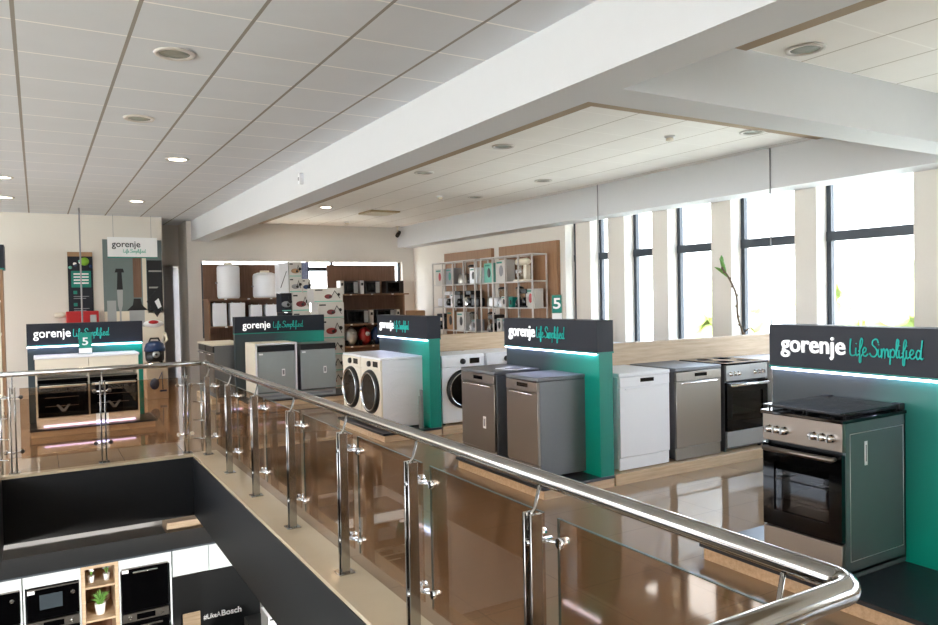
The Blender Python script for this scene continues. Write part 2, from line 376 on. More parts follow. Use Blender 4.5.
for (x, y, h, r, l) in ((48, 30, 6.3, 3.6, 'rounded pale green tree outside the nearest window, left part of the pane'), (44, 23, 5.2, 3.2, 'low spreading pale tree outside the nearest window, right part of the pane'),
                        (44, 38, 5.4, 3.4, 'yellow-green tree seen through the second nearest window'), (40, 47, 4.8, 3, 'pale tree seen through the third nearest window'), (58, 31, 6.8, 3, 'taller hazy tree behind the others outside the nearest window')):
    tree(x, y, h, r, l)

# ---------------------------------------------------------------- ceiling fittings
def downlight(x, y, lit, label, group='round recessed ceiling lights', r=.1):
    t = thing('ceiling_light', label, 'ceiling light', (x, y, CZ), 0, group)
    MB().lathe([(r*.82, -.002), (r*.86, -.012), (r*1.08, -.012), (r*1.12, -.001)], (0, 0, 0), M_rack, seg=28).build('rim', t)
    MB().lathe([(r*.83, -.001), (r*.83, -.004), (r*.4, -.005), (.001, -.006)], (0, 0, 0), M_lamp if lit else M_lampoff, seg=28).build('diffuser', t)
    if lit:
        l = bpy.data.lights.new('lamp_light', 'SPOT'); l.energy = 16; l.spot_size = 2.3; l.spot_blend = .7; l.color = (1, .9, .72); l.shadow_soft_size = .08
        lo = bpy.data.objects.new('lamp_light', l); C.objects.link(lo); lo.location = (0, 0, -.03); lo.parent = t
for (x, y, lit, l) in ((.82, 5.1, 0, 'unlit greenish recessed ceiling light nearest the top edge, left of the main beam'),
    (.82, 7.02, 0, 'unlit recessed ceiling light, second one back left of the main beam'),
    (1.42, 8.84, 1, 'lit recessed ceiling light, nearer of the two glowing ones beside the main beam'),
    (1.42, 12.74, 1, 'lit recessed ceiling light, farther glowing one just before the poster wall'),
    (-.33, 10.96, 1, 'lit recessed ceiling light at the left picture edge, nearer one'),
    (-.36, 12.98, 1, 'lit recessed ceiling light at the left picture edge, farther one'),
    (4.40, 6.66, 0, 'unlit recessed light in the far bay, nearest one along the main beam'),
    (4.38, 8.51, 0, 'unlit recessed light in the far bay, second along the main beam'),
    (4.43, 12.39, 1, 'recessed light near the back end of the main beam in the far bay'),
    (6.23, 8.42, 0, 'unlit recessed light in the far bay over the shelves side, nearer one'),
    (6.22, 10.27, 0, 'unlit recessed light in the far bay over the shelves side, farther one'),
    (6.33, 4.98, 0, 'recessed light right behind the cross beam near the windows'),
    (4.50, 3.11, 0, 'unlit recessed ceiling light in the near right bay before the cross beam'),
    (6.25, 2.45, 0, 'recessed ceiling light cut by the right picture edge')):
    downlight(x, y, lit, l, r=.115)
def detector(x, y, l):
    t = thing('smoke_detector', l, 'smoke detector', (x, y, CZ), 0, 'smoke detectors')
    MB().lathe([(.055, 0), (.055, -.018), (.045, -.022)], (0, 0, 0), M_white).build('base', t)
    MB().lathe([(.035, -.02), (.04, -.045), (.02, -.055), (.001, -.056)], (0, 0, 0), M_cream).build('head', t)
detector(5.7, 5.5, 'white smoke detector on the far bay ceiling nearest the cross beam')
detector(5.63, 10.39, 'white smoke detector on the far bay ceiling midway to the back wall')
detector(5.67, 14.6, 'white smoke detector on the far bay ceiling beside the back wall')
t = thing('ceiling_vent', 'square beige air vent in the far bay ceiling', 'air vent', (5.6, 12.75, CZ))
MB().box(-.3, -.3, -.03, .3, .3, -.002, mat('vent_beige', 'B7A37F', .6), .008).build('frame', t)
k = MB()
for i in range(5): k.box(-.24, -.22+i*.1, -.045, .24, -.17+i*.1, -.03, M_cream)
k.build('louvre', t)
t = thing('motion_sensor', 'small white motion sensor on the side of the main ceiling beam', 'sensor', (2.709, 8.34, 2.99))
MB().box(-.05, -.03, 0, 0, .03, .13, M_white, .01).build('housing', t)
MB().box(-.056, -.015, .04, -.05, .015, .08, M_grey, .003).build('lens', t)
t = thing('security_camera', 'small dark security camera under the ceiling in the back right corner', 'camera', (7.12, 15.2, CZ))
MB().cyl((0, 0, 0), (0, 0, -.14), .015, M_cream).cyl((0, 0, -.002), (0, 0, -.02), .05, M_cream).build('bracket', t)
MB().tube([(.06, .05, -.13), (-.05, -.08, -.22)], .045, M_black, 14).build('camera_body', t)
for (x, y, l) in ((7.22, 8.42, 'thin grey cable hanging from ceiling beside the second row, left one'), (7.235, 5.46, 'thin grey cable hanging before the windows behind the gas cooker stand')):
    tag(MB().cyl((0, 0, 1.16), (0, 0, CZ), .007, M_grey, 8).build('hanging_cable', None, (x, y, 0)), l, 'cable', 'hanging power cables')
tag(MB().cyl((0, 0, 0), (0, 0, CZ), .013, M_grey, 8).build('hanging_cable', None, (.66, 14.0, 0)), 'grey vertical pole between floor and ceiling in front of the small dark poster', 'cable', 'hanging power cables')

# ---------------------------------------------------------------- railings
def post(parent, x, y, along):
    """double flat-bar post; along = unit vector of the rail, glass side = (gx, gy)"""
    (ax, ay), (gx, gy) = along
    p = MB()
    for s_ in (-1, 1):
        cx, cy = x+ax*s_*.021, y+ay*s_*.021
        hx_, hy_ = (abs(ax)*.007+abs(gx)*.026), (abs(ay)*.007+abs(gy)*.026)
        p.box(cx-hx_, cy-hy_, .01, cx+hx_, cy+hy_, .85, M_steel, .002, 1)
    p.box(x-.05, y-.05, .006, x+.05, y+.05, .014, M_steel, .002, 1)
    o = p.build('post', parent)
    MB().tube([(x, y, .78), (x, y, .85), (x+gx*.012, y+gy*.012, .86), (x+gx*.035, y+gy*.035, .945)], .007, M_steel, 10).build('pin', o)
    for z in (.74, .2):
        q = MB()
        q.cyl((x-gx*.03, y-gy*.03, z), (x+gx*.085, y+gy*.085, z), .009, M_chrome, 10)
        for s_ in (-1, 1):
            px_, py_ = x+gx*.085+ax*s_*.07, y+gy*.085+ay*s_*.07
            q.tube([(x+gx*.04, y+gy*.04, z), (px_, py_, z)], .008, M_chrome, 8)
            q.cyl((px_-gx*.02, py_-gy*.02, z), (px_+gx*.02, py_+gy*.02, z), .02, M_chrome, 14)
        q.build('glass_clamp', o)
    return o
R1 = thing('railing', 'long stainless and bronze glass railing running from the corner to the lower right', 'railing', (0, 0, 0))
ys = [8.2, 7.2, 6.22, 5.2, 4.16, 3.22, 2.2, 1.17]
for y in ys: post(R1, 1.55, y, ((0, 1), (1, 0)))
post(R1, 1.42, 1.03, ((1, 0), (0, -1)))
post(R1, .45, 1.03, ((1, 0), (0, -1)))
k = MB(); arc = [(1.605-.07+.07*math.cos(a), .985+.07-.07*math.sin(a), .968) for a in [i*math.pi/2/6 for i in range(7)]]
k.tube([(1.6, 8.40, .968)]+[(1.6+.0007*i, 8.40-i*.9, .968) for i in range(1, 8)]+arc+[(1.2, .985, .968), (-.4, .985, .968)], .030, M_steel, 24)
k.build('handrail', R1)
for i in range(len(ys)-1):
    MB().box(1.63, ys[i+1]+.045, .12, 1.64, ys[i]-.045, .825, M_glass).box(1.6302, ys[i+1]+.045, .822, 1.6398, ys[i]-.045, .826, M_gedge).box(1.6302, ys[i]-.048, .12, 1.6398, ys[i]-.045, .825, M_gedge).build('glass_pane', R1)
MB().box(.53, .938, .12, 1.34, .948, .825, M_glass).build('glass_pane', R1)
R2 = thing('railing', 'far glass and steel railing in front of the double oven stand', 'railing', (0, 0, 0))
for x in (-.23, .56, 1.37): post(R2, x, 8.43, ((1, 0), (0, 1)))
MB().tube([(-.42, 8.48, .972), (1.0, 8.48, .972), (1.55, 8.48, .972)], .0275, M_steel, 20).sphere((1.59, 8.44, .972), .033, M_steel).build('handrail', R2)
for (a, c) in ((-.17, .50), (.62, 1.31)):
    MB().box(a, 8.51, .12, c, 8.52, .825, M_glass).box(a, 8.5102, .823, c, 8.5198, .826, M_gedge).build('glass_pane', R2)
for (x, y, s_) in ((1.52, 8.36, 1), (-.33, 8.36, -1)):
    k = MB()
    k.cyl((x, y, .02), (x, y, .80), .011, M_steel, 10)
    for z in (.16, .36, .56, .76): k.cyl((x-.08*1, y+.05, z), (x+.06, y-.07, z), .006, M_steel, 8)
    k.build('corner_rod', R2)

# ---------------------------------------------------------------- display stands along the window side
def stand(xf, yn, L, xr, label, row=True, lead=.62):
    """panel face at x=xf looking to -X, near end at y=yn; row plinth on its right up to x=xr"""
    t = thing('display_stand', label, 'display stand', (xf, yn, 0), 0, 'charcoal and teal display stands')
    MB().box(-lead+.02, .0, .0, .14, L-.02, .072, M_oak).build('plinth', t)
    MB().box(-lead, -.01, .075, .14, L, .1, M_slab, .002, 1).build('base_slab', t)
    k = MB().box(0, 0, .1, .14, L, 1.15, M_teal)
    k.build('panel', t)
    # printed face, drawn from far (left) to near (right)
    f = MB().box(0, -.006, .1, L-.002, 0, 1.15, M_print).build('panel_print', t, (0, L, 0), -math.pi/2)
    MB().box(-.03, -.004, 1.155, .15, L+.004, 1.425, M_dgrey, .002, 1).build('header', t)
    MB().box(-.032, -.006, 1.145, .152, L+.006, 1.157, M_teal).build('teal_line', t)
    MB().box(-.028, .03, 1.132, -.008, L-.01, 1.144, M_led).build('led_strip', t)
    text('gorenje', 'logo', t, (-.033, L-.09, 1.255), -math.pi/2, .44, .082, M_whitetx, .008, .010)
    slogan(t, (-.033, L-.56, 1.255), -math.pi/2, .42, M_tealtx)
    if row:
        MB().box(.16, 0, 0, xr-xf, .75, .095, M_oak, .002, 1).build('row_plinth', t)
        MB().box(.145, .66, .095, xr-xf, .76, 1.16, M_oak, .002, 1).build('low_partition', t)
    return t
stand(3.98, 7.68, 1.46, 7.2, 'teal and charcoal display stand behind the two washing machines')
stand(4.07, 4.75, 1.41, 7.3, 'teal and charcoal display stand behind the two steel dishwashers')
stand(4.21, 1.65, 1.52, 5.0, 'nearest teal and charcoal display stand behind the gas cooker', False, .72)

# ---------------------------------------------------------------- appliances
HP = -math.pi/2
def dishwasher(W, label, loc, rz, front, side, group, sticker=False, handle='bar'):
    t = thing('dishwasher', label, 'dishwasher', loc, rz, group); h = W/2
    MB().box(-h, .025, .02, h, .58, .825, side, .004, 1).build('body', t)
    MB().box(-h-.003, -.002, .827, h+.003, .6, .86, side, .006).build('worktop', t)
    d = MB().box(-h+.003, 0, .125, h-.003, .026, .735, front, .004, 1)
    o = d.build('door', t)
    MB().box(-h+.003, -.004, .737, h-.003, .026, .824, front, .004, 1).build('control_panel', t)
    MB().box(-.06, -.0065, .772, .1, -.003, .805, M_bglass).build('display', t)
    k = MB()
    if handle == 'bar':
        k.tube([(-h+.06, -.006, .715), (-h+.1, -.03, .722), (h-.1, -.03, .722), (h-.06, -.006, .715)], .009, M_chrome, 10)
    else:
        k.prism([(-h+.06, .72), (h-.06, .72), (h-.1, .695), (-h+.1, .695)], -.006, -.001, side)
        k.box(-h+.06, -.012, .718, h-.06, 0, .728, front, .002, 1)
    k.build('handle', t)
    MB().box(-h+.003, .012, .012, h-.003, .03, .12, front, .003, 1).build('kickplate', t)
    if sticker: MB().box(h-.2, -.004, .32, h-.155, 0, .43, M_wtx).box(h-.19, -.0045, .34, h-.165, -.0035, .41, M_grey).build('sticker', t)
    for sx_ in (-1, 1):
        MB().cyl((sx_*(h-.05), .5, 0), (sx_*(h-.05), .5, .02), .02, M_black, 10).build('foot', t)
    return t
G = 'freestanding dishwashers'
dishwasher(.60, 'wide dark steel dishwasher with white sticker, farther of the pair before the middle stand', (3.56, 5.91, .1), HP, M_inoxd, M_graphite, G, True)
dishwasher(.47, 'slim grey steel dishwasher, nearer of the pair before the middle stand', (3.56, 5.18, .1), HP, M_inoxd, M_graphite, G)
dishwasher(.60, 'white dishwasher on the wooden plinth right of the middle stand', (4.62, 4.79, .095), 0, M_white, M_white, G, handle='recess')
dishwasher(.60, 'silver steel dishwasher between the white dishwasher and the electric cooker', (5.30, 4.79, .095), 0, M_inox, M_graphite, G)
# papers on top of the far dishwasher
tag(MB().box(-.1, -.13, 0, .1, .13, .006, M_wtx).box(-.07, -.1, .006, .06, .04, .009, M_black).build('leaflet', None, (3.84, 5.72, .962), .3), 'white leaflets lying on top of the dark steel dishwasher', 'leaflet')

def washer(label, loc, rz, body=M_white, group='front-loading washing machines', ring=M_black, emboss=True, front=None, q=.24):
    front = front or body
    t = thing('washing_machine', label, 'washing machine', loc, rz, group); h = .298
    k = MB().box(-h, .02, .02, h, .56, .82, body, .012)
    if emboss:
        for (a, c) in ((.19, .10), (.155, .07), (.22, .14)):
            for sx_ in (1,):
                P = [(sx_*h, .3+a*math.cos(q*math.pi/14), .45+c*1.0*math.sin(q*math.pi/14)) for q in range(29)]
                k.tube(P, .004, body, 6, False)
        for z in (.2, .25, .66, .71, .15):
            k.tube([(h, .08, z), (h, .2, z+.02), (h, .4, z+.02), (h, .5, z)], .004, body, 6)
    k.build('body', t)
    MB().box(-h-.002, 0, .822, h+.002, .58, .85, body, .008).build('top_cover', t)
    MB().box(-h, 0, .03, h, .025, .70, front, .008).build('front_panel', t)
    MB().box(-h, -.006, .702, h, .025, .822, front, .006).build('control_panel', t)
    MB().box(-h+.02, -.010, .72, -.08, -.005, .805, front, .003, 1).build('detergent_drawer', t)
    MB().lathe([(.036, 0), (.034, .022), (.026, .03), (.001, .03)], (-.01, -.006, .765), M_black, 'y', 20).build('knob', t)
    MB().box(.09, -.0085, .735, .23, -.005, .80, M_bglass).build('display', t)
    d = MB().lathe([(q-.004, -.005), (q, .012), (q-.012, .035), (q-.03, .045), (q-.058, .03)], (0, 0, .43), ring, 'y', 44, caps=False).build('door_ring', t)
    MB().lathe([(q-.034, .0455), (q-.038, .048), (q-.042, .046), (q-.05, .03)], (0, 0, .43), M_chrome, 'y', 44, caps=False).build('chrome_rim', d)
    MB().lathe([(q-.048, .034), (q-.10, .026), (q-.17, .022), (.001, .02)], (0, 0, .43), M_bglass, 'y', 40).build('porthole_glass', d)
    for sx_ in (-1, 1): MB().cyl((sx_*(h-.05), .06, 0), (sx_*(h-.05), .06, .03), .02, M_black, 10).build('foot', t)
    return t
M_wfront = mat('warm_white_front', 'E4DCCB', .28, var=.01)
washer('white washing machine with black porthole ring, farther of the pair before the far teal stand', (3.43, 8.79, .1), HP, front=M_wfront, emboss=False, q=.265)
washer('white washing machine showing its embossed side, nearer of the pair before the far teal stand', (3.43, 8.17, .1), HP, front=M_wfront, q=.265)
wm = washer('white washing machine with black ring door, first right of the far teal stand', (4.46, 7.73, .095), 0, emboss=False)
dup(wm, (5.10, 7.73, .095), 0, 'white washing machine partly behind the dark steel dishwasher and middle stand')
dup(wm, (5.73, 7.73, .095), 0, 'white washing machine hidden mostly behind the middle display stand')
dup(wm, (6.95, 7.73, .095), 0, 'white washing machine whose top peeks over the low wooden partition')
dup(wm, (6.68, 4.79, .095), 0, 'white washing machine right of the electric cooker, mostly behind the nearest stand')
# grey folded sheet leaning behind the machine
tag(MB().box(-.01, 0, 0, .01, .05, .45, M_grey).box(-.03, .005, 0, -.012, .045, .38, M_silver).build('leaning_board', None, (3.9, 7.74, .101)), 'grey board leaning between the washing machine and the far teal stand', 'board')

def cooker(W, label, loc, rz, face, side, panelm, knobs, gas, inner=True):
    t = thing('cooker', label, 'cooker', loc, rz, 'freestanding cookers'); h = W/2; H = .85
    k = MB(); k.box(-h, .03, .006, -h+.015, .6, H-.01, side); k.box(h-.015, .03, .006, h, .6, H-.01, side)
    k.box(-h, .58, .03, h, .6, H-.01, side); k.box(-h, .03, .03, h, .58, .045, side)
    k.box(-h+.015, .05, .22, h-.015, .58, .25, M_black); k.box(-h+.015, .05, .66, h-.015, .58, .69, M_black); k.box(-h+.015, .55, .2, h-.015, .57, .7, M_black)
    # pressed outline on the visible side wall
    if gas:
        for (a, c, d, e) in ((.07, .10, .57, .10), (.57, .10, .57, .78), (.57, .78, .07, .78), (.07, .78, .07, .10)):
            k.tube([(h, a, c), (h, d, e)], .0025, M_silver, 6)
    k.build('body', t)
    MB().box(-h, .005, .69, h, .035, H-.008, panelm, .003, 1).build('control_panel', t)
    for x in knobs:
        q = MB().lathe([(.026, 0), (.024, .008), (.019, .012), (.017, .032), (.001, .033)], (x, .005, .757), M_chrome, 'y', 20)
        q.box(x-.004, -.036, .74, x+.004, -.02, .776, M_silver, .001, 1); q.build('knob', t)
    # oven door: frame of black glass round a smoked pane
    d = MB(); z0, z1 = .205, .675; a = h-.075
    d.box(-h+.003, 0, z0, -a, .03, z1, M_bglass); d.box(a, 0, z0, h-.003, .03, z1, M_bglass)
    d.box(-a, 0, z0, a, .03, z0+.09, M_bglass); d.box(-a, 0, z1-.1, a, .03, z1, M_bglass)
    do = d.build('oven_door', t)
    MB().box(-a, .008, z0+.09, a, .014, z1-.1, M_dpane).build('door_glass', do)
    zz = z1-.025
    MB().tube([(-h+.04, 0, zz), (-h+.04, -.035, zz), (h-.04, -.035, zz), (h-.04, 0, zz)], .011, face if gas else M_chrome, 10).build('handle', do)
    k = MB()
    for z in (.33, .45):
        for i in range(9): k.cyl((-h+.04, .08+i*.05, z), (h-.04, .08+i*.05, z), .003, M_chrome, 6)
        for x in (-h+.04, h-.04): k.cyl((x, .07, z), (x, .5, z), .004, M_chrome, 6)
    k.build('oven_rack', t)
    MB().box(-h+.06, .1, .34, h-.06, .5, .36, M_inox, .005, 1).build('baking_tray', t)
    MB().box(-h+.003, 0, .05, h-.003, .03, .198, face, .004, 1).build('drawer', t)
    for sx_ in (-1, 1):
        for y in (.08, .54): MB().cyl((sx_*(h-.04), y, 0), (sx_*(h-.04), y, .032), .018, M_black, 10).build('foot', t)
    if gas:
        MB().box(-h-.008, -.008, H-.008, h+.008, .6, H+.012, M_bglass, .004).build('hob_plate', t)
        for (x, y, r) in ((-.12, .16, .045), (.12, .16, .035), (-.12, .42, .035), (.12, .42, .05)):
            q = MB().lathe([(r, 0), (r, .012), (r*.8, .016), (r*.75, .024), (.001, .026)], (x, y, H+.012), M_black, 'z', 20); q.build('burner', t)
        for x in (-.12, .12):
            q = MB()
            q.tube([(x-.11, .05, H+.03), (x+.11, .05, H+.03), (x+.11, .53, H+.03), (x-.11, .53, H+.03), (x-.11, .05, H+.03)], .005, M_black, 8)
            for y in (.16, .42):
                q.cyl((x-.11, y, H+.03), (x-.03, y, H+.03), .004, M_black, 6); q.cyl((x+.03, y, H+.03), (x+.11, y, H+.03), .004, M_black, 6)
                q.cyl((x, y-.1, H+.03), (x, y-.03, H+.03), .004, M_black, 6); q.cyl((x, y+.03, H+.03), (x, y+.1, H+.03), .004, M_black, 6)
            for (px_, py_) in ((x-.11, .05), (x+.11, .05), (x+.11, .53), (x-.11, .53)): q.cyl((px_, py_, H+.01), (px_, py_, H+.03), .006, M_black, 6)
            q.build('pan_support', t)
        MB().box(-h+.01, .0, H+.040, h-.01, .57, H+.046, M_dpane).box(-h+.008, -.002, H+.039, h-.008, .0, H+.047, M_black).build('glass_lid', t)
        for sx_ in (-1, 1): MB().box(sx_*(h-.03)-.028, .545, H+.012, sx_*(h-.03)+.028, .598, H+.05, M_black, .006).build('hinge_block', t)
        MB().box(h, .20, .60, h+.002, .225, .73, M_wtx).box(h+.001, .207, .62, h+.0028, .218, .71, M_grey).build('energy_sticker', t)
    else:
        MB().box(-h-.004, -.004, H-.008, h+.004, .6, H+.01, M_bglass, .003).build('hob_plate', t)
        for (x, y, r) in ((-.14, .16, .09), (.14, .16, .07), (-.14, .43, .07), (.14, .43, .09)):
            MB().lathe([(r, .0102), (r+.003, .0108), (r+.006, .0102)], (x, y, H), M_grey, 'z', 32).build('cooking_zone', t)
    return t
cooker(.49, 'gas cooker with dark glass oven door and six knobs on the nearest stand', (3.61, 2.55, .1), HP, M_inoxd, M_gside, M_inoxd, (-.20, -.15, -.10, .08, .13, .18), True)
cooker(.6, 'electric cooker with silver knobs between silver dishwasher and nearest stand', (5.98, 4.79, .095), 0, M_silver, M_graphite, M_silver, (-.24, -.185, -.13, .11, .165, .22), False)

# ---------------------------------------------------------------- built-in dishwashers stand facing the camera
t = thing('display_stand', 'charcoal and teal display stand behind the two built-in dishwashers', 'display stand', (2.73, 12.05, 0), 0, 'charcoal and teal display stands')
MB().box(0, -.72, 0, 1.7, .1, .08, M_oak).build('plinth', t)
MB().box(-.01, -.74, .08, 1.7, .1, .1, M_slab).build('base_slab', t)
MB().box(0, 0, .1, 1.49, .1, 1.11, M_print).build('panel', t)
MB().box(-.004, -.012, 1.125, 1.494, .11, 1.39, M_dgrey).build('header', t)
MB().box(-.005, -.013, 1.11, 1.495, .11, 1.125, M_teal).build('teal_line', t)
text('gorenje', 'logo', t, (.12, -.013, 1.2), 0, .45, .085, M_whitetx, .006, .010)
slogan(t, (.62, -.013, 1.2), 0, .5, M_tealtx)
MB().box(-.36, .11, 0, .3, 1.4, .09, M_oak).build('row_plinth', t)
def builtin(x, label, framed):
    t = thing('built_in_dishwasher', label, 'dishwasher', (x, 11.4, .1), 0, 'built-in dishwashers')
    h = .29; gm = mat('galvanised_door', 'A3ABAB', .4, .45, var=.04)
    MB().box(-h, .03, .1, h, .56, .84, M_graphite).build('body', t)
    MB().box(-h, 0, .12, h, .03, .745, gm, .003, 1).build('door', t)
    MB().box(-h, -.006, .75, h, .03, .84, M_black, .003, 1).build('control_panel', t)
    MB().box(.08, -.004, .36, .13, 0, .47, M_wtx).box(.09, -.005, .38, .12, -.003, .45, M_grey).build('sticker', t)
    MB().box(-h+.02, -.003, .70, -h+.08, 0, .725, M_wtx).build('label_tag', t)
    MB().box(-h, .04, 0.0, h, .06, .09, M_silver).box(-h+.05, .035, .03, h-.05, .041, .06, M_grey).build('kickplate', t)
    if framed:
        MB().box(-h-.04, -.01, 0, -h-.015, .62, .88, M_cream).box(h+.012, -.01, 0, h+.034, .62, .88, M_white).box(-h-.015, -.01, .855, h+.012, .62, .88, M_cream).box(-h-.041, -.014, 0, -h-.012, -.009, .88, M_white).box(-h-.04, -.014, .855, h+.034, -.009, .881, M_white).build('housing', t)
    return t
builtin(3.21, 'built-in dishwasher in a cream and white housing before the far stand', True)
builtin(3.89, 'built-in dishwasher without housing, right one before the far stand', False)
# dark appliances left of that stand, seen at a slant
for i, (y, l) in enumerate(((12.5, 'dark undercounter appliance left of the built-in dishwasher stand, nearest'), (13.12, 'dark undercounter appliance left of the built-in dishwasher stand, farther'))):
    t = thing('undercounter_appliance', l, 'appliance', (2.42, y, .092), HP, 'slanted appliances left of the stand')
    MB().box(-.29, .02, 0, .29, .5, .84, M_graphite, .004, 1).build('body', t)
    MB().box(-.285, 0, .08, .285, .02, .72, M_inoxd).build('door', t)
    MB().box(-.285, -.008, .73, .285, .02, .83, M_black).build('control_panel', t)
    MB().tube([(-.2, 0, .7), (-.2, -.03, .7), (.2, -.03, .7), (.2, 0, .7)], .008, M_chrome).build('handle', t)
MB_top = tag(MB().box(2.40, 12.19, .934, 2.95, 13.43, .957, M_cream).build('worktop', None), 'cream worktop over the slanted undercounter appliances', 'worktop')

# ---------------------------------------------------------------- left stand with two ovens
t = thing('display_stand', 'charcoal display stand behind the double oven counter on the left', 'display stand', (-.12, 11.1, 0), 0, 'charcoal and teal display stands')
MB().box(.02, -.58, 0, 1.44, .1, .078, M_oak).build('plinth', t)
MB().box(0, -.62, .08, 1.46, .1, .1, M_slab).build('base_slab', t)
MB().box(0, 0, .1, 1.37, .14, 1.09, M_print).build('panel', t)
MB().box(1.37, -.004, .1, 1.375, .14, 1.09, M_teal).build('teal_edge', t)
MB().box(-.004, -.012, 1.12, 1.38, .15, 1.40, M_dgrey).build('header', t)
MB().box(-.005, -.013, 1.105, 1.381, .15, 1.12, M_teal).build('teal_line', t)
MB().box(.0, -.03, 1.09, 1.36, -.012, 1.104, M_led).build('led_strip', t)
text('gorenje', 'logo', t, (.07, -.013, 1.22), 0, .43, .085, M_whitetx, .006, .010)
slogan(t, (.53, -.013, 1.22), 0, .43, M_tealtx)
t = thing('oven_counter', 'cream counter with two drawers housing the two built-in ovens', 'cabinet', (-.04, 10.55, .1))
k = MB(); k.box(0, .02, .0, .02, .5, .87, M_cream); k.box(1.16, .02, 0, 1.18, .5, .87, M_cream); k.box(.58, .02, 0, .6, .5, .72, M_cream)
k.box(0, .02, .0, 1.18, .5, .03, M_cream); k.box(0, .48, 0, 1.18, .5, .87, M_cream); k.box(0, 0, .03, 1.18, .02, .13, M_cream)
k.build('body', t)
MB().box(-.01, -.01, .87, 1.19, .51, .895, M_white, .003, 1).build('worktop', t)
MB().box(.005, 0, .73, .587, .02, .865, M_cream, .003, 1).build('drawer', t)
MB().box(.593, 0, .73, 1.175, .02, .865, M_cream, .003, 1).build('drawer', t)
MB().box(.08, -.012, .02, 1.12, -.001, .036, M_ledp).build('violet_led_strip', t)
for x, l in ((.02, 'black glass built-in oven, left of the two in the cream counter'), (.60, 'black glass built-in oven, right of the two in the cream counter')):
    t = thing('built_in_oven', l, 'oven', (-.04+x, 10.55, .24), 0, 'built-in ovens in the cream counter')
    MB().box(.005, .03, 0, .555, .45, .46, M_black).build('body', t)
    MB().box(.0, -.004, .42, .56, .02, .485, M_bglass, .002, 1).box(.0, -.006, .47, .56, -.003, .482, M_inox).build('control_panel', t)
    d = MB().box(.0, -.004, 0.0, .56, .02, .41, M_bglass, .002, 1).build('door', t)
    MB().tube([(.03, 0, .385), (.03, -.035, .385), (.53, -.035, .385), (.53, 0, .385)], .01, M_cream, 10).build('handle', d)
    k = MB()
    for z in (.13, .24): k.box(.08, -.006, z, .45, -.0045, z+.006, M_inoxd)
    k.prism([(.2, .15), (.23, .15), (.28, .09), (.33, .15), (.36, .15), (.30, .06), (.26, .06)], -.0062, -.0045, M_graphite)
    k.build('rack_print', d)
def five(loc, rz, label, w_=.13, h_=.25):
    t = thing('number_sign', label, 'sign', loc, rz, 'teal number five stand-up signs')
    MB().box(-w_/2, -.03, 0, w_/2, .03, .004, M_acr).box(-w_/2, -.002, .004, w_/2, .002, h_, M_acr).build('acrylic_holder', t)
    MB().box(-w_/2+.01, -.004, .075, w_/2-.01, -.0025, h_-.012, M_teal).box(-w_/2+.01, -.004, .01, w_/2-.01, -.0025, .072, M_wtx).build('card', t)
    text('5', 'numeral', t, (-.035, -.0045, .115), 0, .07, .072, M_wtx, .001, .02)
    return t
five((.535, 10.82, .998), 0, 'number 5 sign standing on the cream oven counter', .17, .29)
five((4.14, 5.42, 1.407), -.55, 'number 5 sign standing on top of the middle display stand', .11, .25)

# ---------------------------------------------------------------- poster wall
t = thing('poster', 'tall dark poster with teal blocks and green fruit on the white wall', 'poster', (.50, 15.04, 1.33))
MB().box(0, -.02, 0, .4, 0, 1.26, M_dgrey).build('sheet', t)
k = MB(); k.box(.05, -.024, .62, .37, -.02, .92, M_teal)
for i in range(4): k.box(.09, -.026, .85-i*.055, .33, -.023, .875-i*.055, M_wtx)
for z in (.5, .28):
    k.box(.08, -.024, z, .14, -.02, z+.06, M_teal)
    for j in range(2): k.box(.08, -.024, z-.05-j*.035, .33-.05*j, -.02, z-.038-j*.035, M_grey)
k.box(.24, -.024, .09, .35, -.02, .12, M_wtx); k.build('print', t)
k = MB().box(0, -.024, 1.18, .4, -.02, 1.26, M_kraft).lathe([(.075, 0), (.075, .005), (.001, .006)], (.27, -.02, 1.09), mat('lime_print', '7FB32E', .5), 'y', 20)
for i in range(7): k.lathe([(.03, 0), (.03, .004), (.001, .005)], (.04+(i*.083) % .34, -.02, .98+(i*.047) % .17), [M_teall, M_blue, M_wtx][i % 3], 'y', 10)
k.build('fruit_print', t)
t = thing('appliance_poster', 'large poster of a hand blender, mixer and kitchen under the white sign', 'poster', (1.07, 15.04, .95))
MB().box(0, -.03, 0, 1.01, 0, 1.88, mat('poster_grey_green', '6F7D7C', .5, var=.05)).build('sheet', t)
k = MB().box(.74, -.034, .5, 1.01, -.03, 1.5, M_black).box(.66, -.036, .5, .73, -.03, 1.55, M_cream).box(.77, -.038, 1.28, 1.0, -.033, 1.31, M_inox).box(.77, -.038, .97, .95, -.033, 1.0, M_inox)
k.box(.5, -.034, .8, .64, -.03, 1.55, M_walnut); k.build('kitchen_print', t)
MB().box(0, -.034, 0, 1.01, -.03, .55, M_cream).build('table_print', t)
k = MB().prism([(.235, 1.28), (.305, 1.28), (.32, .95), (.22, .95)], -.037, -.034, M_black).prism([(.22, .95), (.32, .95), (.31, .66), (.285, .55), (.285, .2), (.255, .2), (.255, .55), (.23, .66)], -.038, -.034, M_silver)
k.prism([(.19, 1.27), (.35, 1.27), (.33, 1.34), (.21, 1.34)], -.039, -.034, M_black).prism([(.2, .2), (.34, .2), (.29, .3), (.25, .3)], -.039, -.034, M_silver); k.build('hand_blender_print', t)
k = MB().box(.42, -.038, .25, .68, -.034, .6, M_silver).prism([(.38, .56), (.74, .56), (.64, .66), (.62, .78), (.5, .78), (.48, .66)], -.04, -.034, M_black); k.box(.05, -.038, .2, .2, -.034, .75, M_silver); k.build('chopper_print', t)
MB().prism([(.72, .72), (.95, 1.02), (1.0, .6), (.9, .42)], -.042, -.035, M_black).prism([(.86, .72), (.93, .78), (.98, .62), (.92, .58)], -.045, -.041, M_wtx).build('mixer_print', t)
